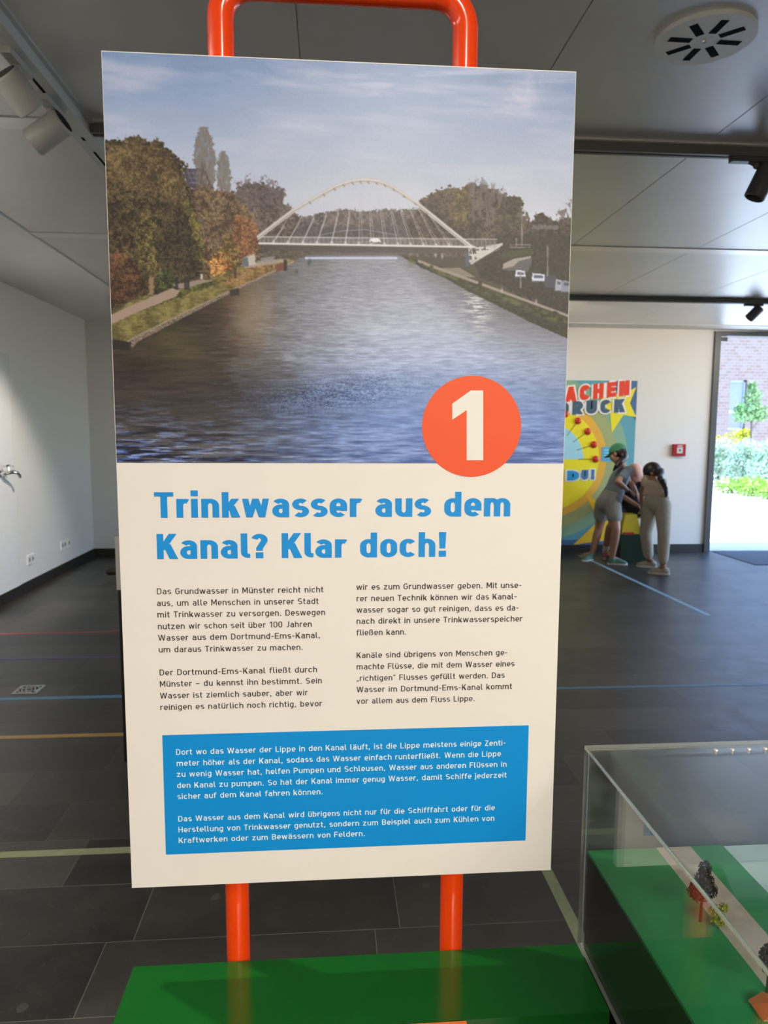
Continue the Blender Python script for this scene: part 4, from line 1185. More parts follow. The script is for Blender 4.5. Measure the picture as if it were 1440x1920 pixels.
# ================================================================== CEILING FITTINGS
rail_m = mat('rail_grey', (.62, .64, .61), .4, metal=.3, vary=.03)
slot_m = mat('rail_slot', (.006, .006, .006), .8, spec=.05)
railx_m = mat('rail_dark_grey', (.13, .135, .13), .4, metal=.3, vary=.03)
def rail_x(lab, x0, x1, y, w=.05):
    t = thing('lighting_track', lab, 'lighting track', ((x0 + x1) / 2, y, ZC))
    bm = BM(); z0 = ZC - .045
    box(bm, x0, x1, y - w / 2, y - .008, z0, ZC - .004); box(bm, x0, x1, y + .008, y + w / 2, z0, ZC - .004); box(bm, x0, x1, y - .008, y + .008, z0 + .012, ZC - .004)
    obj('rail', bm, railx_m, t)
    return t
rail_x('lighting track across the ceiling, nearest the round air vent', -1.0, XR - .05, 3.285)
rail_x('farther lighting track across the ceiling, before the doorway', -1.0, XR - .05, 6.80)
lt = thing('lighting_track', 'pale lighting track running along the left ceiling with two spotlights', 'lighting track', (-1.045, 3, ZC))
bm = BM(); z0 = ZC - .05
box(bm, -1.085, -1.055, YF + .1, YB - .4, z0, ZC); box(bm, -1.043, -1.003, YF + .1, YB - .4, z0, ZC); box(bm, -1.055, -1.043, YF + .1, YB - .4, z0 + .012, ZC)
box(bm, -1.003, -.985, YF + .1, YB - .4, ZC - .008, ZC)
obj('rail', bm, rail_m, lt)
for a, b_ in ((2.76, 2.98), (3.30, 3.34), (3.46, 3.70)):
    tag(obj('slot', onebox(-1.055, -1.043, a, b_, z0 - .0006, z0 + .002), slot_m, lt), 'open black slot')
for a, b_ in ((2.40, 2.76), (2.98, 3.30), (3.34, 3.46)):
    obj('cover_strip', onebox(-1.056, -1.042, a, b_, z0 - .001, z0 + .003), mat('track_cover', (.6, .6, .57), .4), lt)

lamp_m = mat('lamp_grey', (.44, .44, .41), .42, vary=.02); lampd_m = mat('lamp_dark_grey', (.07, .07, .07), .4, vary=.02); black_m = mat('lamp_black', (.012, .012, .012), .5)
def spotlight(lab, mount, pivot, d, L, r, body_m, energy=0):
    t = thing('track_spotlight', lab, 'spotlight', mount)
    m0 = Vector(mount); p = Vector(pivot); d = Vector(d).normalized()
    bm = BM(); ax = (0, 1) if abs(mount[0] + 1.05) < .06 else (1, 0)
    dx, dy = (.018, .09) if ax == (0, 1) else (.09, .018)
    box(bm, m0.x - dx, m0.x + dx, m0.y - dy, m0.y + dy, m0.z - .022, m0.z)
    obj('track_adapter', bm, body_m, t, bevel=.003)
    bm = BM(); cone(bm, m0 - Vector((0, 0, .02)), p, .008, .008, 12); ball(bm, p, .016, 12); obj('joint', bm, body_m, t, smooth=True)
    # the body hangs from the joint near its rear end
    side = Vector((0, 0, -1)) - d * d.dot(Vector((0, 0, -1)))
    side = side.normalized() if side.length > .1 else Vector((0, 1, 0))
    c0 = p + side * (r + .008) - d * L * .12
    c1 = c0 + d * L
    _, u, v = frame_of(d)
    bm = BM(); prof = [(0, 0), (r * .86, 0), (r * .93, .002), (r, .008), (r, L - .004), (r - .004, L), (r - .009, L), (r - .012, L - .03), (0, L - .035)]
    seg = 36; rings = []
    for rad, s in prof:
        if rad == 0: rings.append([bm.verts.new(c0 + d * s)])
        else: rings.append([bm.verts.new(c0 + d * s + (u * math.cos(2 * PI * k / seg) + v * math.sin(2 * PI * k / seg)) * rad) for k in range(seg)])
    for a, b_ in zip(rings, rings[1:]):
        for k in range(seg):
            j = (k + 1) % seg
            if len(a) == 1: bm.faces.new((a[0], b_[j], b_[k]))
            elif len(b_) == 1: bm.faces.new((a[k], a[j], b_[0]))
            else: bm.faces.new((a[k], a[j], b_[j], b_[k]))
    obj('lamp_body', bm, body_m, t, smooth=True, angle=35)
    bm = BM()
    for k in range(-5, 6):
        w = k * r * .15; hl = math.sqrt(max(0, (r * .82) ** 2 - w * w))
        if hl < .01: continue
        a = c0 + u * w - v * hl - d * .0008; b_ = c0 + u * w + v * hl - d * .0008
        tube(bm, [a, b_], .0022, 6)
    obj('rear_grille', bm, black_m, t)
    if energy:
        l = light('lamp_light', 'SPOT', c1 + d * .01 - m0, c1 + d - m0, energy, (1, .9, .76), .03, spot_size=math.radians(48), spot_blend=.4)
        l.parent = t
    return t
spotlight('upper left track spotlight, pointing away to the right', (-1.05, 2.66, ZC - .05), (-1.05, 2.66, 2.722), (.42, .62, -.62), .125, .050, lamp_m)
spotlight('second track spotlight on the left, aimed at the left wall', (-1.06, 2.99, ZC - .05), (-1.06, 2.99, 2.728), (-.80, .12, -.50), .150, .052, lamp_m)
spotlight('dark track spotlight at the right edge, below the near cross track', (1.92, 3.285, ZC - .045), (1.955, 3.285, 2.722), (-.38, .10, -.90), .150, .046, lampd_m)
spotlight('small far track spotlight above the doorway', (4.10, 6.80, ZC - .045), (4.11, 6.80, 2.742), (-.55, .20, -.62), .14, .045, lampd_m, 60)

vt = thing('air_vent', 'round white ceiling air vent with eight black slots', 'air vent', (1.238, 2.422, ZC))
vx, vy, vr = 1.238, 2.422, .156
vent_m = mat('vent_white', (.82, .82, .78), .4, vary=.01)
bm = BM(); cone(bm, (vx, vy, ZC), (vx, vy, ZC - .014), vr, vr, 72); obj('disc', bm, vent_m, vt, bevel=.003, segs=2)
for k in range(8):
    bm = BM()
    a = 2 * PI * k / 8; d = Vector((math.cos(a), math.sin(a), 0)); n = Vector((-d.y, d.x, 0))
    sk = n * 0
    c = Vector((vx, vy, ZC - .0142))
    q_ = [c + d * .046 + n * .013, c + d * .046 - n * .013, c + d * .122 - n * .011, c + d * .122 + n * .015]
    top = [bm.verts.new(p) for p in q_]; bot = [bm.verts.new(p - Vector((0, 0, .0006))) for p in q_]
    bm.faces.new(top); bm.faces.new(bot[::-1])
    for i in range(4): bm.faces.new((top[i], top[(i + 1) % 4], bot[(i + 1) % 4], bot[i]))
    obj('slot', bm, slot_m, vt)
bm = BM(); cone(bm, (vx, vy, ZC - .014), (vx, vy, ZC - .018), .008, .006, 16); obj('screw', bm, MATS['chrome'], vt, smooth=True)

# ================================================================== PEOPLE
def fused(name, build, m, parent, voxel, smooth_it=6, extra=None):
    bm = BM(); build(bm)
    bmesh.ops.recalc_face_normals(bm, faces=bm.faces)
    me = bpy.data.meshes.new(name + '_raw'); bm.to_mesh(me); bm.free()
    o = bpy.data.objects.new('raw', me); C.objects.link(o)
    md_ = o.modifiers.new('r', 'REMESH'); md_.mode = 'VOXEL'; md_.voxel_size = voxel; md_.use_smooth_shade = True
    if smooth_it:
        ms = o.modifiers.new('s', 'SMOOTH'); ms.factor = .5; ms.iterations = smooth_it
    dg = bpy.context.evaluated_depsgraph_get()
    m2 = bpy.data.meshes.new_from_object(o.evaluated_get(dg), depsgraph=dg)
    bpy.data.objects.remove(o); bpy.data.meshes.remove(me)
    m2.name = name
    for p in m2.polygons: p.use_smooth = True
    m2.materials.clear()
    return link_mesh(name, m2, m, parent)

def limb(bm, pts, rs, seg=14):
    pts = [Vector(p) for p in pts]
    for p, r in zip(pts, rs): ball(bm, p, r * .995, 12)
    for a, b_, ra, rb in zip(pts, pts[1:], rs, rs[1:]): cone(bm, a, b_, ra, rb, seg)

def lerp(a, b, t): return Vector(a) * (1 - t) + Vector(b) * t

def torso_shape(bm, hipL, hipR, shL, shR, neck, grow=0.0, dep=.085, k=1.0):
    hipL, hipR, shL, shR, neck = map(Vector, (hipL, hipR, shL, shR, neck))
    hc = (hipL + hipR) / 2; sc = (shL + shR) / 2
    up = (sc - hc).normalized(); w = (shR - shL).normalized(); fwd = w.cross(up).normalized()
    wh = (hipR - hipL).length / 2 + .065 * k; ws = (shR - shL).length / 2
    secs = [(-.12, wh * .70, dep * .85), (-.06, wh * .93, dep * 1.02), (.06, wh, dep * 1.1), (.25, wh * .88, dep * 1.0), (.45, wh * .80, dep * .92), (.65, wh * .90, dep * 1.0), (.84, ws * .96, dep * 1.0), (.97, ws * .80, dep * .80), (1.06, ws * .42, dep * .58)]
    rings = []; seg = 20
    for s, a, d in secs:
        c = hc + (sc - hc) * s
        ww = (hipR - hipL).normalized() * (1 - s) + w * s; ww.normalize()
        rings.append([bm.verts.new(c + ww * (a + grow) * math.cos(2 * PI * i / seg) + fwd * (d + grow) * math.sin(2 * PI * i / seg)) for i in range(seg)])
    for r0, r1 in zip(rings, rings[1:]):
        for i in range(seg):
            j = (i + 1) % seg; bm.faces.new((r0[i], r0[j], r1[j], r1[i]))
    bm.faces.new(rings[0][::-1]); bm.faces.new(rings[-1])
    return fwd, up

def pelvis_shape(bm, hipL, hipR, shL, shR, top, grow=0.0, dep=.085):
    hipL, hipR, shL, shR = map(Vector, (hipL, hipR, shL, shR))
    hc = (hipL + hipR) / 2; ax = (shL + shR) / 2 - hc; L = ax.length; up = ax.normalized()
    w0 = (hipR - hipL).normalized(); w1 = (shR - shL).normalized()
    wh = (hipR - hipL).length / 2 + .065
    rings = []; seg = 22
    for z, a, d in ((-.095, .34, .55), (-.07, .70, .85), (-.03, .95, 1.08), (.02, 1.02, 1.16), (.06, .97, 1.08), (top * L * .7, .89, 1.0), (top * L, .85, .96)):
        t_ = max(0, z / L); w = (w0 * (1 - t_) + w1 * t_).normalized(); f = w.cross(up).normalized(); c = hc + up * z
        rings.append([bm.verts.new(c + w * (wh * a + grow) * math.cos(2 * PI * i / seg) + f * (dep * d + grow) * math.sin(2 * PI * i / seg)) for i in range(seg)])
    for r0, r1 in zip(rings, rings[1:]):
        for i in range(seg):
            j = (i + 1) % seg; bm.faces.new((r0[i], r0[j], r1[j], r1[i]))
    bm.faces.new(rings[0][::-1]); bm.faces.new(rings[-1])

def head_rot(face, up):
    f = Vector(face).normalized(); u = Vector(up); u = (u - f * u.dot(f)).normalized(); r = f.cross(u)
    return Matrix((r, f, u)).transposed()          # local x right, y face, z up

def head_shape(bm, c, Rm, s=1.0):
    T = lambda x, y, z: Vector(c) + Rm @ (Vector((x, y, z)) * s)
    ball(bm, T(0, -.012, .022), (.074 * s, .092 * s, .088 * s), 24, Rm)
    ball(bm, T(0, .012, -.035), (.060 * s, .072 * s, .072 * s), 20, Rm)
    ball(bm, T(0, .040, -.080), (.030 * s, .034 * s, .026 * s), 14, Rm)
    for sx in (-1, 1):
        ball(bm, T(sx * .040, .050, -.030), (.028 * s, .025 * s, .028 * s), 12, Rm)
        ball(bm, T(sx * .076, -.010, -.012), (.010 * s, .020 * s, .030 * s), 12, Rm)
    cone(bm, T(0, .080, .012), T(0, .098, -.028), .008 * s, .013 * s, 12); ball(bm, T(0, .096, -.030), .013 * s, 12)
    ball(bm, T(0, .078, -.058), (.024 * s, .012 * s, .008 * s), 10, Rm)
    ball(bm, T(0, .074, .022), (.05 * s, .014 * s, .010 * s), 10, Rm)

def hand(bm, wrist, palm_dir, normal, s=1.0, side=1, curl=.6):
    w = Vector(wrist); d = Vector(palm_dir).normalized(); n = Vector(normal); n = (n - d * n.dot(d)).normalized(); a = d.cross(n) * side
    Rm = Matrix((a, d, n)).transposed()
    ball(bm, w + d * .040 * s, (.036 * s, .045 * s, .015 * s), 16, Rm)
    for i, (o, L) in enumerate(((-.026, .060), (-.009, .070), (.008, .066), (.024, .050))):
        p0 = w + d * .070 * s + a * o * s
        p1 = p0 + (d * math.cos(curl * .5) + n * math.sin(curl * .5)) * L * .45 * s
        p2 = p1 + (d * math.cos(curl * 1.3) + n * math.sin(curl * 1.3)) * L * .33 * s
        p3 = p2 + (d * math.cos(curl * 2.0) + n * math.sin(curl * 2.0)) * L * .25 * s
        limb(bm, [p0 - d * .02 * s, p0, p1, p2, p3], [.0085 * s, .0082 * s, .0076 * s, .007 * s, .006 * s], 8)
    t0 = w + d * .022 * s - a * .026 * s
    t1 = t0 + (d * .5 - a * .75 + n * .25).normalized() * .032 * s; t2 = t1 + (d * .9 - a * .2 + n * .4).normalized() * .028 * s
    limb(bm, [t0, t1, t2], [.011 * s, .009 * s, .007 * s], 8)

def shoe(bm_top, bm_sole, heel, direc, L=.215, w=.040, hgt=.075):
    d = Vector((direc[0], direc[1], 0)).normalized(); n = Vector((-d.y, d.x, 0)); h0 = Vector((heel[0], heel[1], 0))
    ball(bm_top, h0 + d * .045 + Vector((0, 0, .040)), (w * .85, .048, .042), 16, Matrix((n, d, Vector((0, 0, 1)))).transposed())
    ball(bm_top, h0 + d * L * .52 + Vector((0, 0, .034)), (w * .92, L * .36, .036), 16, Matrix((n, d, Vector((0, 0, 1)))).transposed())
    ball(bm_top, h0 + d * (L - .055) + Vector((0, 0, .027)), (w, .055, .026), 16, Matrix((n, d, Vector((0, 0, 1)))).transposed())
    cone(bm_top, h0 + d * .05 + Vector((0, 0, .03)), h0 + d * .05 + Vector((0, 0, hgt)), .038, .034, 16)
    pts = []
    for i in range(24):
        a = 2 * PI * i / 24
        y = math.cos(a); x = math.sin(a)
        ww = w * (1.04 if y > 0 else .92) * (1 - .12 * max(0, -y))
        pts.append(h0 + d * (L / 2 + y * L * .52) + n * x * ww)
    A = [bm_sole.verts.new(p + Vector((0, 0, 0.0))) for p in pts]; B = [bm_sole.verts.new(p + Vector((0, 0, .022))) for p in pts]
    bm_sole.faces.new(A[::-1]); bm_sole.faces.new(B)
    for i in range(24):
        j = (i + 1) % 24; bm_sole.faces.new((A[i], A[j], B[j], B[i]))

def shoes(root, feet, mt, ms):
    for heel, d in feet:
        b1 = BM(); b2 = BM(); shoe(b1, b2, heel, d)
        s = fused('shoe', lambda b, src=b1: None, mt, root, .006) if False else None
        me = bpy.data.meshes.new('t'); b1.to_mesh(me)
        def bld(b, me=me): b.from_mesh(me)
        s = fused('shoe', bld, mt, root, .006, 4); b1.free()
        obj('sole', b2, ms, s, bevel=.004)

def eyes(root, c, Rm, s, brow=None):
    T = lambda x, y, z: Vector(c) + Rm @ (Vector((x, y, z)) * s)
    for sx in (-1, 1):
        bm = BM(); ball(bm, T(sx * .030, .074, -.004), .0115 * s, 12)
        e_ = obj('eye', bm, mat('eye_white', (.6, .58, .55), .2), root, smooth=True)
        bm = BM(); ball(bm, T(sx * .030, .0815, -.004), .0055 * s, 10)
        obj('pupil', bm, mat('eye_dark', (.02, .013, .01), .2), e_, smooth=True)
    bm = BM()
    tube(bm, [T(-.022, .086, -.058), T(0, .092, -.059), T(.022, .086, -.058)], .004 * s, 8)
    obj('lips', bm, mat('lips', (.30, .10, .08), .5), root, smooth=True)

skin_a = mat('skin_light', (.42, .22, .145), .5, vary=.05); skin_c = mat('skin_tan', (.27, .125, .07), .5, vary=.05)
hair_m = mat('hair_dark_brown', (.014, .009, .007), .4, vary=.3, scale=90)
hair_b = mat('hair_brown', (.03, .018, .012), .45, vary=.3, scale=90)
V = Vector
def at(px, py, y): return V(on_y(px, py, y))

# --- girl in the green cap
A0 = on_z(1128, 1054, 0)
pa = thing('person', 'child in a green cap, grey T-shirt and grey shorts bending over the green pump box', 'person', (A0[0], A0[1], 0))
hL, hR = at(1131, 944, 8.10), at(1149, 947, 7.93)
sL, sR = at(1160, 881, 8.14), at(1177, 882, 7.86)
nk = at(1166, 872, 8.0); hdc = at(1158, 851, 8.03)
kL, kR = at(1123, 990, 8.20), at(1155, 993, 7.84)
fL, fR = V(on_z(1110, 1049, 0)), V(on_z(1147, 1058, 0))
aL, aR = fL + V((0.0, 0, .075)), fR + V((0, 0, .075))
eR, wR = at(1158, 903, 7.70), at(1178, 920, 7.80)
eL, wL = at(1183, 905, 8.20), at(1194, 925, 8.08)
faceA = V((-.62, .70, -.34)); RA = head_rot(faceA, (.12, .05, 1))
def body_a(bm):
    torso_shape(bm, hL, hR, sL, sR, nk, -.006, .080)
    limb(bm, [lerp(sL, sR, .5) + V((0, 0, .02)), hdc - V((0, 0, .05))], [.042, .040])
    head_shape(bm, hdc, RA, .98)
    for h_, k_, a_ in ((hL, kL, aL), (hR, kR, aR)):
        limb(bm, [h_, lerp(h_, k_, .5), k_, lerp(k_, a_, .3), a_], [.078, .066, .048, .050, .030])
    for s_, e_, w_ in ((sL, eL, wL), (sR, eR, wR)):
        limb(bm, [s_, e_, lerp(e_, w_, .35), w_], [.040, .031, .031, .021])
    for f_, d_ in ((fL, (-.35, .2)), (fR, (.75, -.1))):
        dd = V((d_[0], d_[1], 0)).normalized(); limb(bm, [f_ + V((0, 0, .07)), f_ + dd * .10 + V((0, 0, .035))], [.032, .028])
    hand(bm, wR, wR - eR + V((.12, .02, -.02)), (0, 0, -1), .85, 1, .5); hand(bm, wL, wL - eL, (0, -.3, -1), .85, -1, .6)
fused('body', body_a, skin_a, pa, .0055)
eyes(pa, hdc, RA, .98)
def shirt_a(bm):
    torso_shape(bm, lerp(hL, sL, .10), lerp(hR, sR, .10), sL, sR, nk, .012, .080)
    for s_, e_ in ((sL, eL), (sR, eR)): limb(bm, [s_, lerp(s_, e_, .62)], [.052, .050])
fused('t_shirt', shirt_a, mat('grey_tshirt', (.15, .175, .205), .85, vary=.06, scale=40), pa, .009)
def shorts_a(bm):
    pelvis_shape(bm, hL, hR, sL, sR, .34, .014, .085)
    for h_, k_ in ((hL, kL), (hR, kR)): limb(bm, [h_, lerp(h_, k_, .48)], [.096, .088])
fused('shorts', shorts_a, mat('grey_shorts', (.25, .25, .235), .85, vary=.08, scale=40), pa, .009, 4)
def cap_shape(bm, c, Rm, s=1.0):
    T = lambda x, y, z: Vector(c) + Rm @ (Vector((x, y, z)) * s)
    bmesh.ops.create_uvsphere(bm, u_segments=28, v_segments=16, radius=1, matrix=Matrix.Translation(T(0, -.010, .034)) @ Rm.to_4x4() @ Matrix.Diagonal((.086 * s, .104 * s, .088 * s, 1)))
    bad = [f for f in bm.faces if (Rm.transposed() @ (f.calc_center_median() - Vector(c))).z < .020 * s]
    bmesh.ops.delete(bm, geom=bad, context='FACES')
    n = 14; A = []; B = []
    for i in range(n + 1):
        a = PI * (.12 + .76 * i / n)
        A.append(bm.verts.new(T(.083 * math.cos(a), -.010 + .100 * math.sin(a), .024)))
        B.append(bm.verts.new(T(.080 * math.cos(a), .030 + .140 * math.sin(a), .010 - .010 * abs(math.cos(a)))))
    for i in range(n): bm.faces.new((A[i], A[i + 1], B[i + 1], B[i]))
    bmesh.ops.solidify(bm, geom=bm.faces[:], thickness=.004)
    ball(bm, T(0, -.010, .123), .007 * s, 8)
bm = BM(); cap_shape(bm, hdc, RA); obj('cap', bm, mat('green_cap', (.055, .235, .115), .75, vary=.05, scale=60), pa, smooth=True, angle=60)
def hair_a(bm):
    T = lambda x, y, z: hdc + RA @ V((x, y, z))
    ball(bm, T(0, -.026, .014), (.081, .088, .086), 20, RA)
    limb(bm, [T(0, -.085, -.01), at(1170, 860, 7.93), at(1163, 866, 7.89), at(1156, 874, 7.88), at(1150, 882, 7.90)], [.034, .038, .036, .028, .010])
    ball(bm, T(0, -.07, -.055), (.060, .045, .055), 14, RA)
fused('hair', hair_a, hair_m, pa, .007)
shoes(pa, [(fL - V((-.03, .02, 0)) * .5, (-.55, -.35)), (fR - V((.05, 0, 0)), (.85, -.22))], mat('green_shoe', (.10, .22, .17), .7), mat('white_sole', (.55, .55, .5), .6))
bm = BM(); d_ = (wR - eR).normalized(); cone(bm, wR - d_ * .012, wR + d_ * .012, .0255, .0255, 20); obj('wristband', bm, black_m, pa, smooth=True)

# --- child in the pink cap
pb = thing('person', 'child in a pink cap and black clothes crouching between the two other children', 'person', (3.45, 8.42, 0))
hLb, hRb = at(1168, 952, 8.54), at(1194, 953, 8.46)
sLb, sRb = at(1163, 908, 8.40), at(1203, 906, 8.32)
nkb = at(1188, 900, 8.30); hdb = at(1190, 889, 8.26)
faceB = V((0.02, -.86, -.50)); RB = head_rot(faceB, (0, -.35, .9))
fLb, fRb = V(on_z(1136, 1045, 0)), V((3.80, 8.45, 0))
aLb, aRb = fLb + V((0, .02, .075)), fRb + V((0, 0, .075))
kLb, kRb = at(1143, 990, 8.32), at(1204, 978, 8.26)
eLb, wLb = at(1166, 930, 8.22), at(1196, 948, 8.12)
eRb, wRb = at(1208, 928, 8.20), at(1204, 950, 8.12)
def body_b(bm):
    torso_shape(bm, hLb, hRb, sLb, sRb, nkb, -.004, .080)
    limb(bm, [lerp(sLb, sRb, .5), hdb - RB @ V((0, .01, .05))], [.042, .040])
    head_shape(bm, hdb, RB, .96)
    for h_, k_, a_ in ((hLb, kLb, aLb), (hRb, kRb, aRb)):
        limb(bm, [h_, lerp(h_, k_, .5), k_, lerp(k_, a_, .3), a_], [.074, .062, .046, .048, .030])
    for s_, e_, w_ in ((sLb, eLb, wLb), (sRb, eRb, wRb)):
        limb(bm, [s_, e_, lerp(e_, w_, .35), w_], [.038, .030, .030, .020])
    for f_ in (fLb, fRb): limb(bm, [f_ + V((0, 0, .07)), f_ + V((0, -.09, .035))], [.032, .028])
    hand(bm, wLb, wLb - eLb, (0, 0, -1), .82, 1, .6); hand(bm, wRb, wRb - eRb, (-1, 0, -.3), .82, -1, .6)
fused('body', body_b, skin_a, pb, .0055)
eyes(pb, hdb, RB, .96)
def shirt_b(bm):
    torso_shape(bm, lerp(hLb, sLb, .05), lerp(hRb, sRb, .05), sLb, sRb, nkb, .014, .082)
    for s_, e_ in ((sLb, eLb), (sRb, eRb)): limb(bm, [s_, lerp(s_, e_, .60)], [.050, .048])
fused('shirt', shirt_b, mat('black_shirt', (.012, .013, .018), .8), pb, .009)
for s_, e_ in ((sLb, eLb), (sRb, eRb)):
    for t0, t1 in ((.46, .51), (.56, .61)):
        bm = BM(); cone(bm, lerp(s_, e_, t0), lerp(s_, e_, t1), .0525, .0520, 20)
        tag(obj('sleeve_stripe', bm, mat('teal_stripe', (.16, .42, .45), .8), pb, smooth=True), 'teal stripe on the sleeve')
def shorts_b(bm):
    pelvis_shape(bm, hLb, hRb, sLb, sRb, .34, .014, .085)
    for h_, k_ in ((hLb, kLb), (hRb, kRb)): limb(bm, [h_, lerp(h_, k_, .60)], [.092, .080])
fused('shorts', shorts_b, mat('black_shorts', (.014, .014, .017), .8), pb, .009, 4)
bm = BM(); cap_shape(bm, hdb, RB, 1.02); obj('cap', bm, mat('pink_cap', (.74, .44, .37), .75, vary=.05, scale=60), pb, smooth=True, angle=60)
def hair_bf(bm): ball(bm, hdb + RB @ V((0, -.022, .006)), (.079, .086, .086), 18, RB)
fused('hair', hair_bf, hair_b, pb, .008)
for a_, k_ in ((aLb, kLb), (aRb, kRb)):
    bm = BM(); cone(bm, lerp(a_, k_, -.05), lerp(a_, k_, .24), .036, .042, 16)
    obj('sock', bm, mat('white_sock', (.6, .58, .56), .85), pb, smooth=True)
shoes(pb, [(fLb + V((.03, .05, 0)), (-.45, -.85)), (fRb + V((0, .05, 0)), (.2, -.9))], mat('pink_shoe', (.30, .05, .09), .6), MATS['white_sole'])

# --- child in beige
C0 = on_z(1236, 1073, 0)
pc = thing('person', 'child in a beige top and beige trousers with a long dark braid', 'person', (C0[0], C0[1], 0))
hLc, hRc = at(1221, 946, 7.55), at(1243, 947, 7.42)
sLc, sRc = at(1210, 901, 7.72), at(1243, 904, 7.50)
nkc = at(1226, 895, 7.66); hdd = at(1221, 887, 7.74)
faceC = V((-.80, .40, -.45)); RC = head_rot(faceC, (-.18, .25, 1))
fLc, fRc = V(on_z(1221, 1064, 0)), V(on_z(1244, 1077, 0))
aLc, aRc = fLc + V((-.02, .02, .07)), fRc + V((0, .02, .07))
kLc, kRc = at(1211, 998, 7.60), at(1245, 998, 7.32)
eLc, wLc = at(1203, 931, 7.78), at(1205, 955, 7.86)
eRc, wRc = at(1236, 926, 7.86), at(1210, 950, 7.92)
def body_c(bm):
    torso_shape(bm, hLc, hRc, sLc, sRc, nkc, -.006, .078)
    limb(bm, [lerp(sLc, sRc, .5), hdd - V((0, 0, .05))], [.040, .038])
    head_shape(bm, hdd, RC, 1.0)
    for h_, k_, a_ in ((hLc, kLc, aLc), (hRc, kRc, aRc)):
        limb(bm, [h_, lerp(h_, k_, .5), k_, lerp(k_, a_, .3), a_], [.070, .060, .045, .046, .029])
    for s_, e_, w_ in ((sLc, eLc, wLc), (sRc, eRc, wRc)):
        limb(bm, [s_, e_, lerp(e_, w_, .35), w_], [.036, .029, .029, .020])
    for f_ in (fLc, fRc): limb(bm, [f_ + V((0, 0, .07)), f_ + V((-.06, .06, .035))], [.030, .027])
    hand(bm, wLc, wLc - eLc, (.2, .9, -.2), .8, 1, .6); hand(bm, wRc, wRc - eRc, (0, 0, -1), .8, -1, .6)
fused('body', body_c, skin_c, pc, .0055)
eyes(pc, hdd, RC, 1.0)
beige_m = mat('beige_top', (.46, .38, .29), .85, vary=.05, scale=40); trous_m = mat('beige_trousers', (.40, .355, .285), .85, vary=.07, scale=30)
def top_c(bm):
    torso_shape(bm, lerp(hLc, sLc, .36), lerp(hRc, sRc, .36), lerp(hLc, sLc, .97), lerp(hRc, sRc, .97), nkc, .010, .080)
    for s_, e_ in ((sLc, eLc), (sRc, eRc)): limb(bm, [s_, lerp(s_, e_, .18)], [.046, .044])
fused('top', top_c, beige_m, pc, .008)
def trous_c(bm):
    pelvis_shape(bm, hLc, hRc, sLc, sRc, .36, .013, .083)
    for h_, k_, a_ in ((hLc, kLc, aLc), (hRc, kRc, aRc)): limb(bm, [h_, lerp(h_, k_, .5), k_, lerp(k_, a_, .5), lerp(k_, a_, .76)], [.090, .083, .068, .062, .056])
fused('trousers', trous_c, trous_m, pc, .009, 4)
def hair_c(bm):
    T = lambda x, y, z: hdd + RC @ V((x, y, z))
    ball(bm, T(0, -.020, .024), (.088, .102, .096), 20, RC)
    ball(bm, T(0, -.075, -.02), (.058, .040, .062), 14, RC)
    p0 = T(0, -.11, -.02)
    br_ = [p0, at(1238, 897, 7.52), at(1244, 906, 7.44), at(1248, 916, 7.40), at(1250, 926, 7.38), at(1249, 933, 7.37)]
    rs = [.034, .031, .028, .025, .020, .010]
    fine_p = []; fr_ = []
    for i in range(len(br_) - 1):
        for j in range(3):
            t_ = j / 3; fine_p.append(lerp(br_[i], br_[i + 1], t_)); fr_.append((rs[i] * (1 - t_) + rs[i + 1] * t_) * (1.12 if (i * 3 + j) % 2 else .88))
    limb(bm, fine_p, fr_)
fused('hair', hair_c, hair_m, pc, .007, 3)
shoes(pc, [(fLc + V((.05, -.03, 0)), (-.75, .45)), (fRc + V((.05, -.03, 0)), (-.75, .45))], mat('beige_shoe', (.40, .34, .27), .7), MATS['white_sole'])

# --- the pump box they lean over
pbx = thing('pump_box', 'dark green pump box with a yellow housing between the children', 'exhibit', (3.52, 8.15, 0))
dg_m = mat('dark_green_box', (.004, .024, .010), .35)
bx = V(on_z(1192, 1052, 0))
obj('box', onebox(3.40, 3.78, 8.04, 8.28, 0, .33), dg_m, pbx, bevel=.006)
bm = BM(); prism_xz(bm, [(3.42, .33), (3.66, .33), (3.60, .56), (3.46, .56)], 8.08, 8.26); obj('housing', bm, mat('pump_yellow', (.62, .44, .02), .4), pbx, bevel=.006)
obj('white_panel', onebox(3.64, 3.78, 8.14, 8.20, .33, .50), mat('pump_white', (.65, .64, .6), .4), pbx, bevel=.004)
obj('red_pad', onebox(3.44, 3.56, 8.05, 8.075, .33, .352), mat('pump_red', (.45, .03, .02), .4), pbx, bevel=.004)
bm = BM(); tube(bm, [(3.70, 8.05, .33), (3.70, 8.05, .72)], .012, 14); tube(bm, [(3.60, 8.05, .72), (3.80, 8.05, .72)], .014, 14); obj('pump_handle', bm, mat('pump_steel', (.3, .3, .3), .3, metal=.8), pbx, smooth=True)

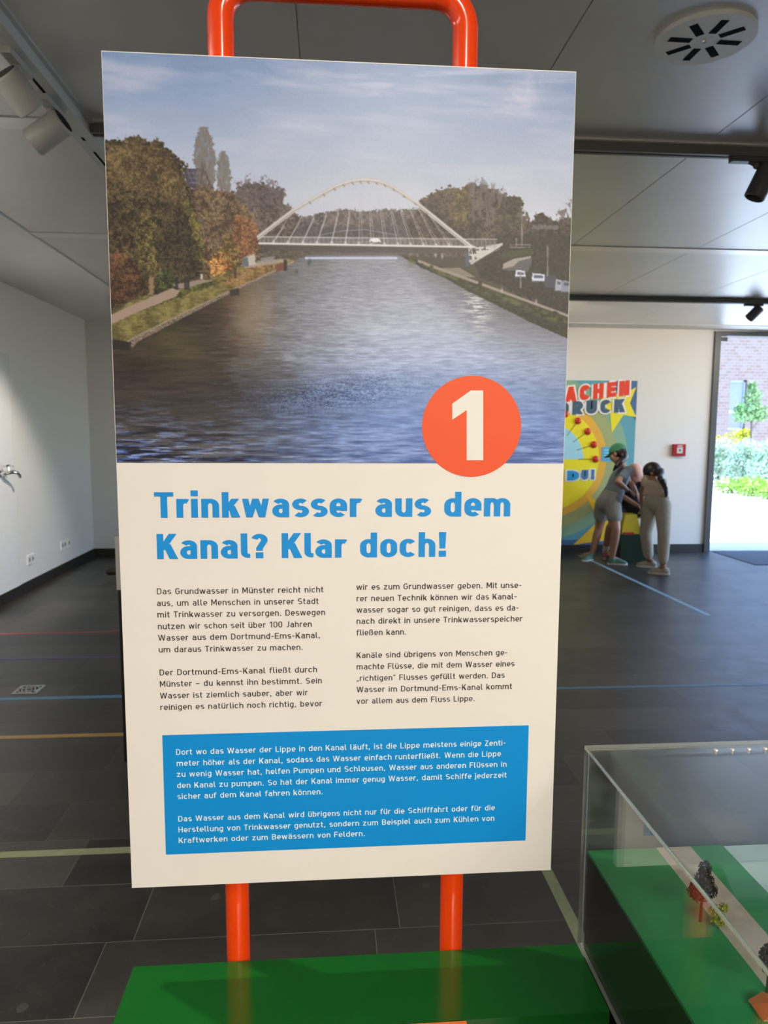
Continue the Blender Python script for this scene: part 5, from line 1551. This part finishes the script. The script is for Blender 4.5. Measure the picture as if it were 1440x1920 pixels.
# ================================================================== OUTDOORS
tag(obj('paving', onebox(4.0, 60, YB + .3, 70, -.12, -.01), mat('outdoor_paving', (.55, .55, .53), .8, vary=.06, scale=1.5)), kind='structure')
bk = bpy.data.materials.new('brick_facade'); bk.use_nodes = True
nt = bk.node_tree; b = nt.nodes['Principled BSDF']; b.inputs['Roughness'].default_value = .85
tcx = nt.nodes.new('ShaderNodeTexCoord'); mp = nt.nodes.new('ShaderNodeMapping'); mp.inputs['Rotation'].default_value = (PI / 2, 0, 0)
bt = nt.nodes.new('ShaderNodeTexBrick'); bt.inputs['Scale'].default_value = 2.2
bt.inputs['Color1'].default_value = (.155, .095, .074, 1); bt.inputs['Color2'].default_value = (.18, .13, .11, 1); bt.inputs['Mortar'].default_value = (.19, .17, .16, 1)
nt.links.new(tcx.outputs['Object'], mp.inputs['Vector']); nt.links.new(mp.outputs[0], bt.inputs['Vector']); nt.links.new(bt.outputs['Color'], b.inputs['Base Color'])
BY = 26.0
bd = thing('brick_building', 'pale sunlit brick building across the courtyard', 'building', (16, BY, 0))
w0, w1 = on_y(1370, 712, BY), on_y(1396, 806, BY)
bm = BM()
X0, X1 = 8.0, 34.0
box(bm, X0, w0[0], BY, BY + 6, 0, 9); box(bm, w1[0], X1, BY, BY + 6, 0, 9)
box(bm, w0[0], w1[0], BY, BY + 6, w0[2], 9); box(bm, w0[0], w1[0], BY, BY + 6, 0, w1[2])
obj('wall', bm, bk, bd)
wf = BM(); t_ = .07
zm_ = on_y(1380, 772, BY)[2]
for a in ((w0[0], w0[0] + t_, w1[2], w0[2]), (w1[0] - t_, w1[0], w1[2], w0[2]), (w0[0], w1[0], w0[2] - t_, w0[2]), (w0[0], w1[0], w1[2], w1[2] + t_), (w0[0], w1[0], zm_ - .05, zm_ + .05)):
    box(wf, a[0], a[1], BY + .12, BY + .2, a[2], a[3])
fr_o = obj('window_frame', wf, mat('window_frame_grey', (.32, .35, .40), .4), bd)
obj('pane', onebox(w0[0] + t_, w1[0] - t_, BY + .15, BY + .17, w1[2] + t_, w0[2] - t_), mat('window_glass_dark', (.09, .11, .16), .08), fr_o)

def leaf_mat(nm, c, v=.4):
    m = mat(nm, c, .6, vary=v, scale=3.0); return m
def plant(name, lab, cat, loc, blobs, nleaf, size, m, stem=None, grp=None, seed=0):
    t = thing(name, lab, cat, loc, grp)
    bm = BM()
    for i, (dx, dy, z, r) in enumerate(blobs):
        rr = r if isinstance(r, tuple) else (r, r, r)
        leafy(bm, (loc[0] + dx, loc[1] + dy, z), rr, nleaf, size, seed + i)
    obj('foliage', bm, m, t)
    if stem:
        bm = BM(); tube(bm, [(loc[0], loc[1], -.05), (loc[0] + .01, loc[1], stem * .5), (loc[0], loc[1], stem)], [.04, .032, .018], 10)
        for a in range(6):
            tube(bm, [(loc[0], loc[1], stem * (.55 + .07 * a)), (loc[0] + .35 * math.cos(a * 2.1), loc[1] + .35 * math.sin(a * 2.1), stem * (.7 + .07 * a))], [.015, .006], 6)
        obj('trunk', bm, mat('bark', (.10, .07, .05), .9), t, smooth=True)
    return t
tr_y = 22.8
tcn = on_y(1412, 745, tr_y)
plant('young_tree', 'young green tree before the brick building, seen through the doorway', 'tree', (tcn[0], tr_y, 0), [(0, 0, 2.25, (.42, .42, .35)), (-.30, 0, 2.15, (.35, .35, .28)), (.32, .1, 2.2, (.38, .38, .3)), (0, 0, 2.7, (.30, .30, .32)), (-.05, 0, 3.02, (.14, .14, .24)), (-.42, 0, 2.35, (.18, .18, .2))], 330, .055, leaf_mat('tree_leaf', (.17, .30, .10)), stem=3.0, seed=100)
yb_ = on_y(1380, 820, 24.0)
plant('yellow_shrub', 'bright yellow green shrub rising behind the silvery bushes outside', 'shrub', (yb_[0], 24.0, 0), [(0, 0, 1.25, (.55, .4, .38)), (-.75, 0, 1.22, (.35, .35, .25)), (.3, 0, 1.5, (.25, .25, .2))], 520, .05, leaf_mat('yellow_leaf', (.42, .42, .02)), stem=1.0, seed=120)
silv = leaf_mat('silver_leaf', (.36, .46, .30))
labs = ['silvery green bush outside, beside the left door frame', 'silvery green bush outside, in the middle of the doorway view', 'silvery green bush outside, at the right edge of the photo']
for i, px in enumerate((1348, 1394, 1440)):
    p = on_y(px, 870, 21.2 - 1.15 * i)
    plant('silvery_bush', labs[i], 'bush', (p[0], 21.2 - 1.15 * i, 0), [(0, 0, .72, (.50, .5, .62)), (-.28, -.1, .50, (.36, .4, .48)), (.28, .1, .60, (.36, .4, .55)), (0, -.1, 1.05, (.38, .38, .35))], 620, .05, silv, stem=.7, grp='silvery bushes outside', seed=140 + 7 * i)
hl = leaf_mat('hedge_leaf', (.24, .40, .03))
for i in range(5):
    p = V((9.98 + .02 * i, 17.6 - .86 * i, 0)) + V((.35, 0, 0))
    plant('low_hedge', ['low yellow green hedge plant farthest along the paving edge', 'low hedge plant second from the far end of the bed', 'low hedge plant in the middle of the bed edge', 'low hedge plant second from the near end of the bed', 'low yellow green hedge plant nearest the doorway'][i], 'hedge', tuple(p), [(0, 0, .18, (.48, .42, .24)), (.5, 0, .20, (.4, .42, .26))], 460, .045, hl, stem=.2, grp='low hedge plants along the paving', seed=170 + 5 * i)
